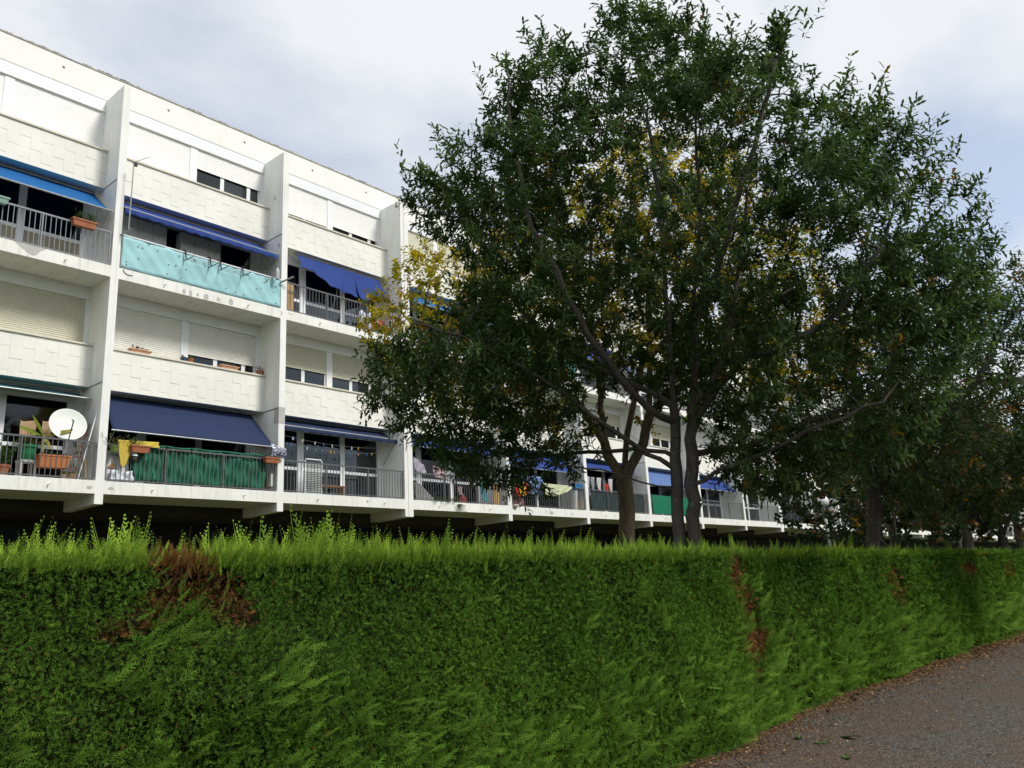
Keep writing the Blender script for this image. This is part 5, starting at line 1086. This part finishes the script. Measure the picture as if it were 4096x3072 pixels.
def decal(name, m, poly):
    b = MB(); k_ = len(poly); vs = [fl(u, v, .012) for u, v in poly] + [fl(u, v, .006) for u, v in poly]; b.add(vs, [tuple(range(k_))] + [(i, (i + 1) % k_, (i + 1) % k_ + k_, i + k_) for i in range(k_)]); b.build(name, m, t)
ell = lambda cx, cy, rx, ry, n=14: [(cx + rx * cos(2 * pi * i / n), cy + ry * sin(2 * pi * i / n)) for i in range(n)]
CR, CS, CK = mat("crest_red", (.36, .05, .03), .9), mat("crest_silver", (.55, .5, .52), .9), mat("print_black", (.06, .035, .02), .9)
decal("crest", CR, [(.42, .18), (.62, .16), (.64, .30), (.60, .42), (.52, .46), (.46, .40), (.42, .30)]); decal("crest_quarter", CS, [(.435, .24), (.505, .23), (.52, .40), (.465, .40)])
decal("crown", CR, [(.42, .05), (.47, .02), (.53, .04), (.59, .02), (.63, .06), (.61, .13), (.44, .14)]); decal("ribbon", CR, ell(.53, .54, .09, .04))
for cx in (.355, .685): decal("pillar", CR, [(cx - .018, .12), (cx + .018, .12), (cx + .02, .36), (cx - .015, .37)])
def stroke(pts):
    b = MB(); b.tube([fl(u, v, .012) for u, v in pts], .0075, 4); b.build("letter", CK, t)
for pts in ([(.475, .70), (.48, .76)], [(.545, .70), (.55, .87), (.60, .85)], [(.655, .69), (.61, .71), (.615, .76), (.66, .78), (.665, .84), (.615, .86)], [(.735, .66), (.68, .68), (.69, .84), (.745, .82)], [(.685, .76), (.735, .74)]): stroke(pts)
drape("bed_sheet", "pale blue mottled sheet on the line behind the red and yellow towel", "laundry", lambda u, v: (23.75 + 1.76 * u, 20.1 + .03 * sin(u * 20 + v * 4), 5.74 - .72 * v), mat("mottled_blue_sheet", (.20, .32, .58), .9, .35, 16, trans=.15), 40, 12, group=lau)
drape("bed_sheet", "pale lemon sheet draped over the railing with a curved lower edge", "laundry", lambda u, v: (25.03 + 1.97 * u + .10 * v * (1 - u), 19.885 - .02 * sin(u * 15 + v * 7) * v - .02 * v, 5.455 - v * np.interp(u, [0, .1, .25, .5, .8, 1], [.36, .48, .50, .45, .28, .10])), cloth_mat("lemon_sheet", (.62, .64, .42), .05), 44, 14, group=lau)
drape("cloth", "dusty pink cloth hanging behind the railing under the red and yellow towel", "laundry", lambda u, v: (23.5 + .72 * u, 20.15 + .03 * sin(u * 14 + v * 4), 5.2 - .66 * v), cloth_mat("dusty_pink_cloth", (.46, .27, .29)), group=lau)
b = MB(); b.box(27.5, 27.92, 20.2, 20.23, z0, 5.02); tag(b.build("wooden_board", M_PLY, None, (27.7, 20.2, z0)), "ochre board standing behind the railing right of the lemon sheet", "board")
t = thing("plastic_crate", "blue plastic crate on top of a white bin right of the lemon sheet", "crate", (27.62, 20.12, 5.34)); b = MB(); b.box(27.34, 27.9, 20.0, 20.3, 5.34, 5.36)
for a in ((27.34, 27.36, 20.0, 20.3), (27.88, 27.9, 20.0, 20.3), (27.36, 27.88, 20.0, 20.02), (27.36, 27.88, 20.28, 20.3)): b.box(*a, 5.36, 5.58)
b.build("body", mat("blue_plastic", (.02, .14, .34), .4), t); b = MB(); b.box(27.32, 27.92, 19.985, 20.0, 5.54, 5.58); b.build("rim", mat("blue_plastic", (.02, .14, .34)), t)
t = thing("bin", "white bin behind the railing under the blue crate", "bin", (27.52, 20.15, z0)); b = MB(); b.lathe([(.12, 0), (.16, .8), (.17, .81), (.17, .835), (0, .835)], (27.52, 20.16, z0), 14); b.build("body", M_CUP, t)
for k_ in range(2):
    b = MB(); b.tube([(27.97 + .07 * k_, 20.05, z0), (28.08 + .045 * k_, 20.15, 6.05)], .014, 5); o = tag(b.build("bamboo_cane", M_PLY, None, (27.97 + .07 * k_, 20.05, z0)), ("pale bamboo cane farther left of the two by the blue crate", "pale bamboo cane closer to the fifth lower pier")[k_], "cane", "bamboo canes by the blue crate")
b = MB(); b.lathe([(.0, -.07), (.05, -.06), (.10, -.01), (.12, .03), (.09, .055), (0, .06)], (23.4, 19.83, 4.49), 9, 1.2, .7); tag(b.build("wrapped_bundle", mat("dirty_white_cloth", (.5, .48, .42), .9, .25, 14, bump=.5), None, (23.4, 19.83, 4.45)), "dirty white bundle at the slab corner below the red and yellow towel", "bundle")

# ------------------------------------------------------------------ further lower loggias
t = thing("balcony_screen", "dark grey green mesh screen behind the railing left of the forked trunk", "screen", (30.5, 20.0, z0))
b = MB(); b.sheet(lambda u, v: (28.5 + 4.2 * u, 20.0 + .02 * sin(u * 40 + v * 6), 5.36 - .8 * v + .02 * sin(u * 9)), 60, 8, .004); b.build("mesh_sheet", mat("dark_grey_green_mesh", (.02, .045, .04), .9, .3, 6), t)
for k_, (x, w_, c) in enumerate(((28.6, .22, M_PVC), (28.95, .25, M_GREYC), (29.4, .3, M_PVC), (30.3, .28, M_PVC))):
    drape("shirt", ("white striped shirt by the pier", "grey shirt hung second from the pier", "white shirt beside the red garment", "white shirt right of the red garment")[k_] + " above the dark mesh screen", "laundry", lambda u, v: (x + w_ * u + .1 * v * (.5 - u), 20.25 + .03 * sin(u * 12 + v * 5), 6.0 - .75 * v), c if c is not M_PVC else cloth_mat("white_cotton", (.66, .66, .64)), group=lau)
drape("shirt", "red garment hanging above the dark mesh screen near the forked trunk", "laundry", lambda u, v: (29.85 + .24 * u, 20.15 + .03 * sin(u * 12 + v * 5), 5.75 - .5 * v), mat("towel_red", (.52, .035, .025)), group=lau)
t = thing("balcony_screen", "bright green corrugated plastic screen between the two tree trunks", "screen", (35.5, 19.96, z0))
b = MB(); b.sheet(lambda u, v: (33.3 + 4.4 * u, 19.915 + .02 * sin(u * 2 * pi * 44), 5.42 - .86 * v), 352, 1, .004); b.build("corrugated_sheet", mat("green_corrugated_plastic", (.02, .24, .14), .4, .08, 2), t)
t = thing("balcony_screen", "black screen behind the railing nearest the street lamp", "screen", (50.2, 19.96, z0))
b = MB(); b.sheet(lambda u, v: (48.05 + 4.5 * u, 19.975 + .004 * sin(u * 50), 5.42 - .86 * v), 40, 1, .004); b.build("sheet", mat("black_screen_cloth", (.012, .016, .02), .8), t)
t = thing("balcony_screen", "teal slatted screen on the upper floor glimpsed through oak leaves", "screen", (25.6, 19.96, SU))
b = MB(); b.sheet(lambda u, v: (23.5 + 4.4 * u, 19.915 + .02 * sin(u * 2 * pi * 44), 10.82 - .86 * v), 352, 1, .004); b.build("corrugated_sheet", mat("teal_plastic", (.10, .34, .33), .4, .08, 2), t)

# ------------------------------------------------------------------ things lying on the road
for k_, (x, y, rz, sz, lab) in enumerate([(8.42, 3.60, .3, .13, "large dark green leaf lying at the very foot of the hedge"), (8.62, 3.18, 1.2, .15, "largest fallen green leaf lying flat on the open asphalt"), (8.25, 3.32, 2.2, .10, "small green leaf on the asphalt between two bigger ones"), (7.72, 2.90, .6, .10, "crumpled light green leaf nearest the bottom edge")]):
    b = MB(); c_, s_ = cos(rz), sin(rz)
    def lf(u, v):
        w_ = .32 * sz * sin(pi * min(.97, u * .95 + .03)) * (v - .5) * 2; l_ = (u - .5) * sz * 1.6; return (x + l_ * c_ - w_ * s_, y + l_ * s_ + w_ * c_, .012 + .12 * sz * abs(v - .5) + .10 * sz * sin(u * 4 + k_))
    b.sheet(lf, 8, 4, .001); tag(b.build("fallen_leaf", mat("fallen_green_leaf", (.07, .13, .035), .6, .2, 30, trans=.2), None, (x, y, .01)), lab, "leaf", "fallen leaves on the road")
for k_, (x, y, lab) in enumerate(((11.15, 4.02, 'dark cone in the leaf litter, middle of three close together'), (11.45, 4.05, 'dark cone farthest along the leaf litter'), (11.0, 3.93, 'dark cone of the close trio nearest the camera'), (10.0, 3.9, 'lone dark cone in the leaf litter, nearest the bulging hedge foot'))):
    b = MB(); b.lathe([(r * .7, h * .6) for r, h in [(0, 0), (.025, .008), (.036, .02), (.03, .028), (.036, .036), (.028, .046), (.03, .054), (.018, .066), (0, .075)]], (x, y, .004), 9); tag(b.build("pine_cone", mat("dark_cone", (.05, .03, .02), .9, .3, 40, bump=.8), None, (x, y, .004)), lab, "cone", "cones in the leaf litter")
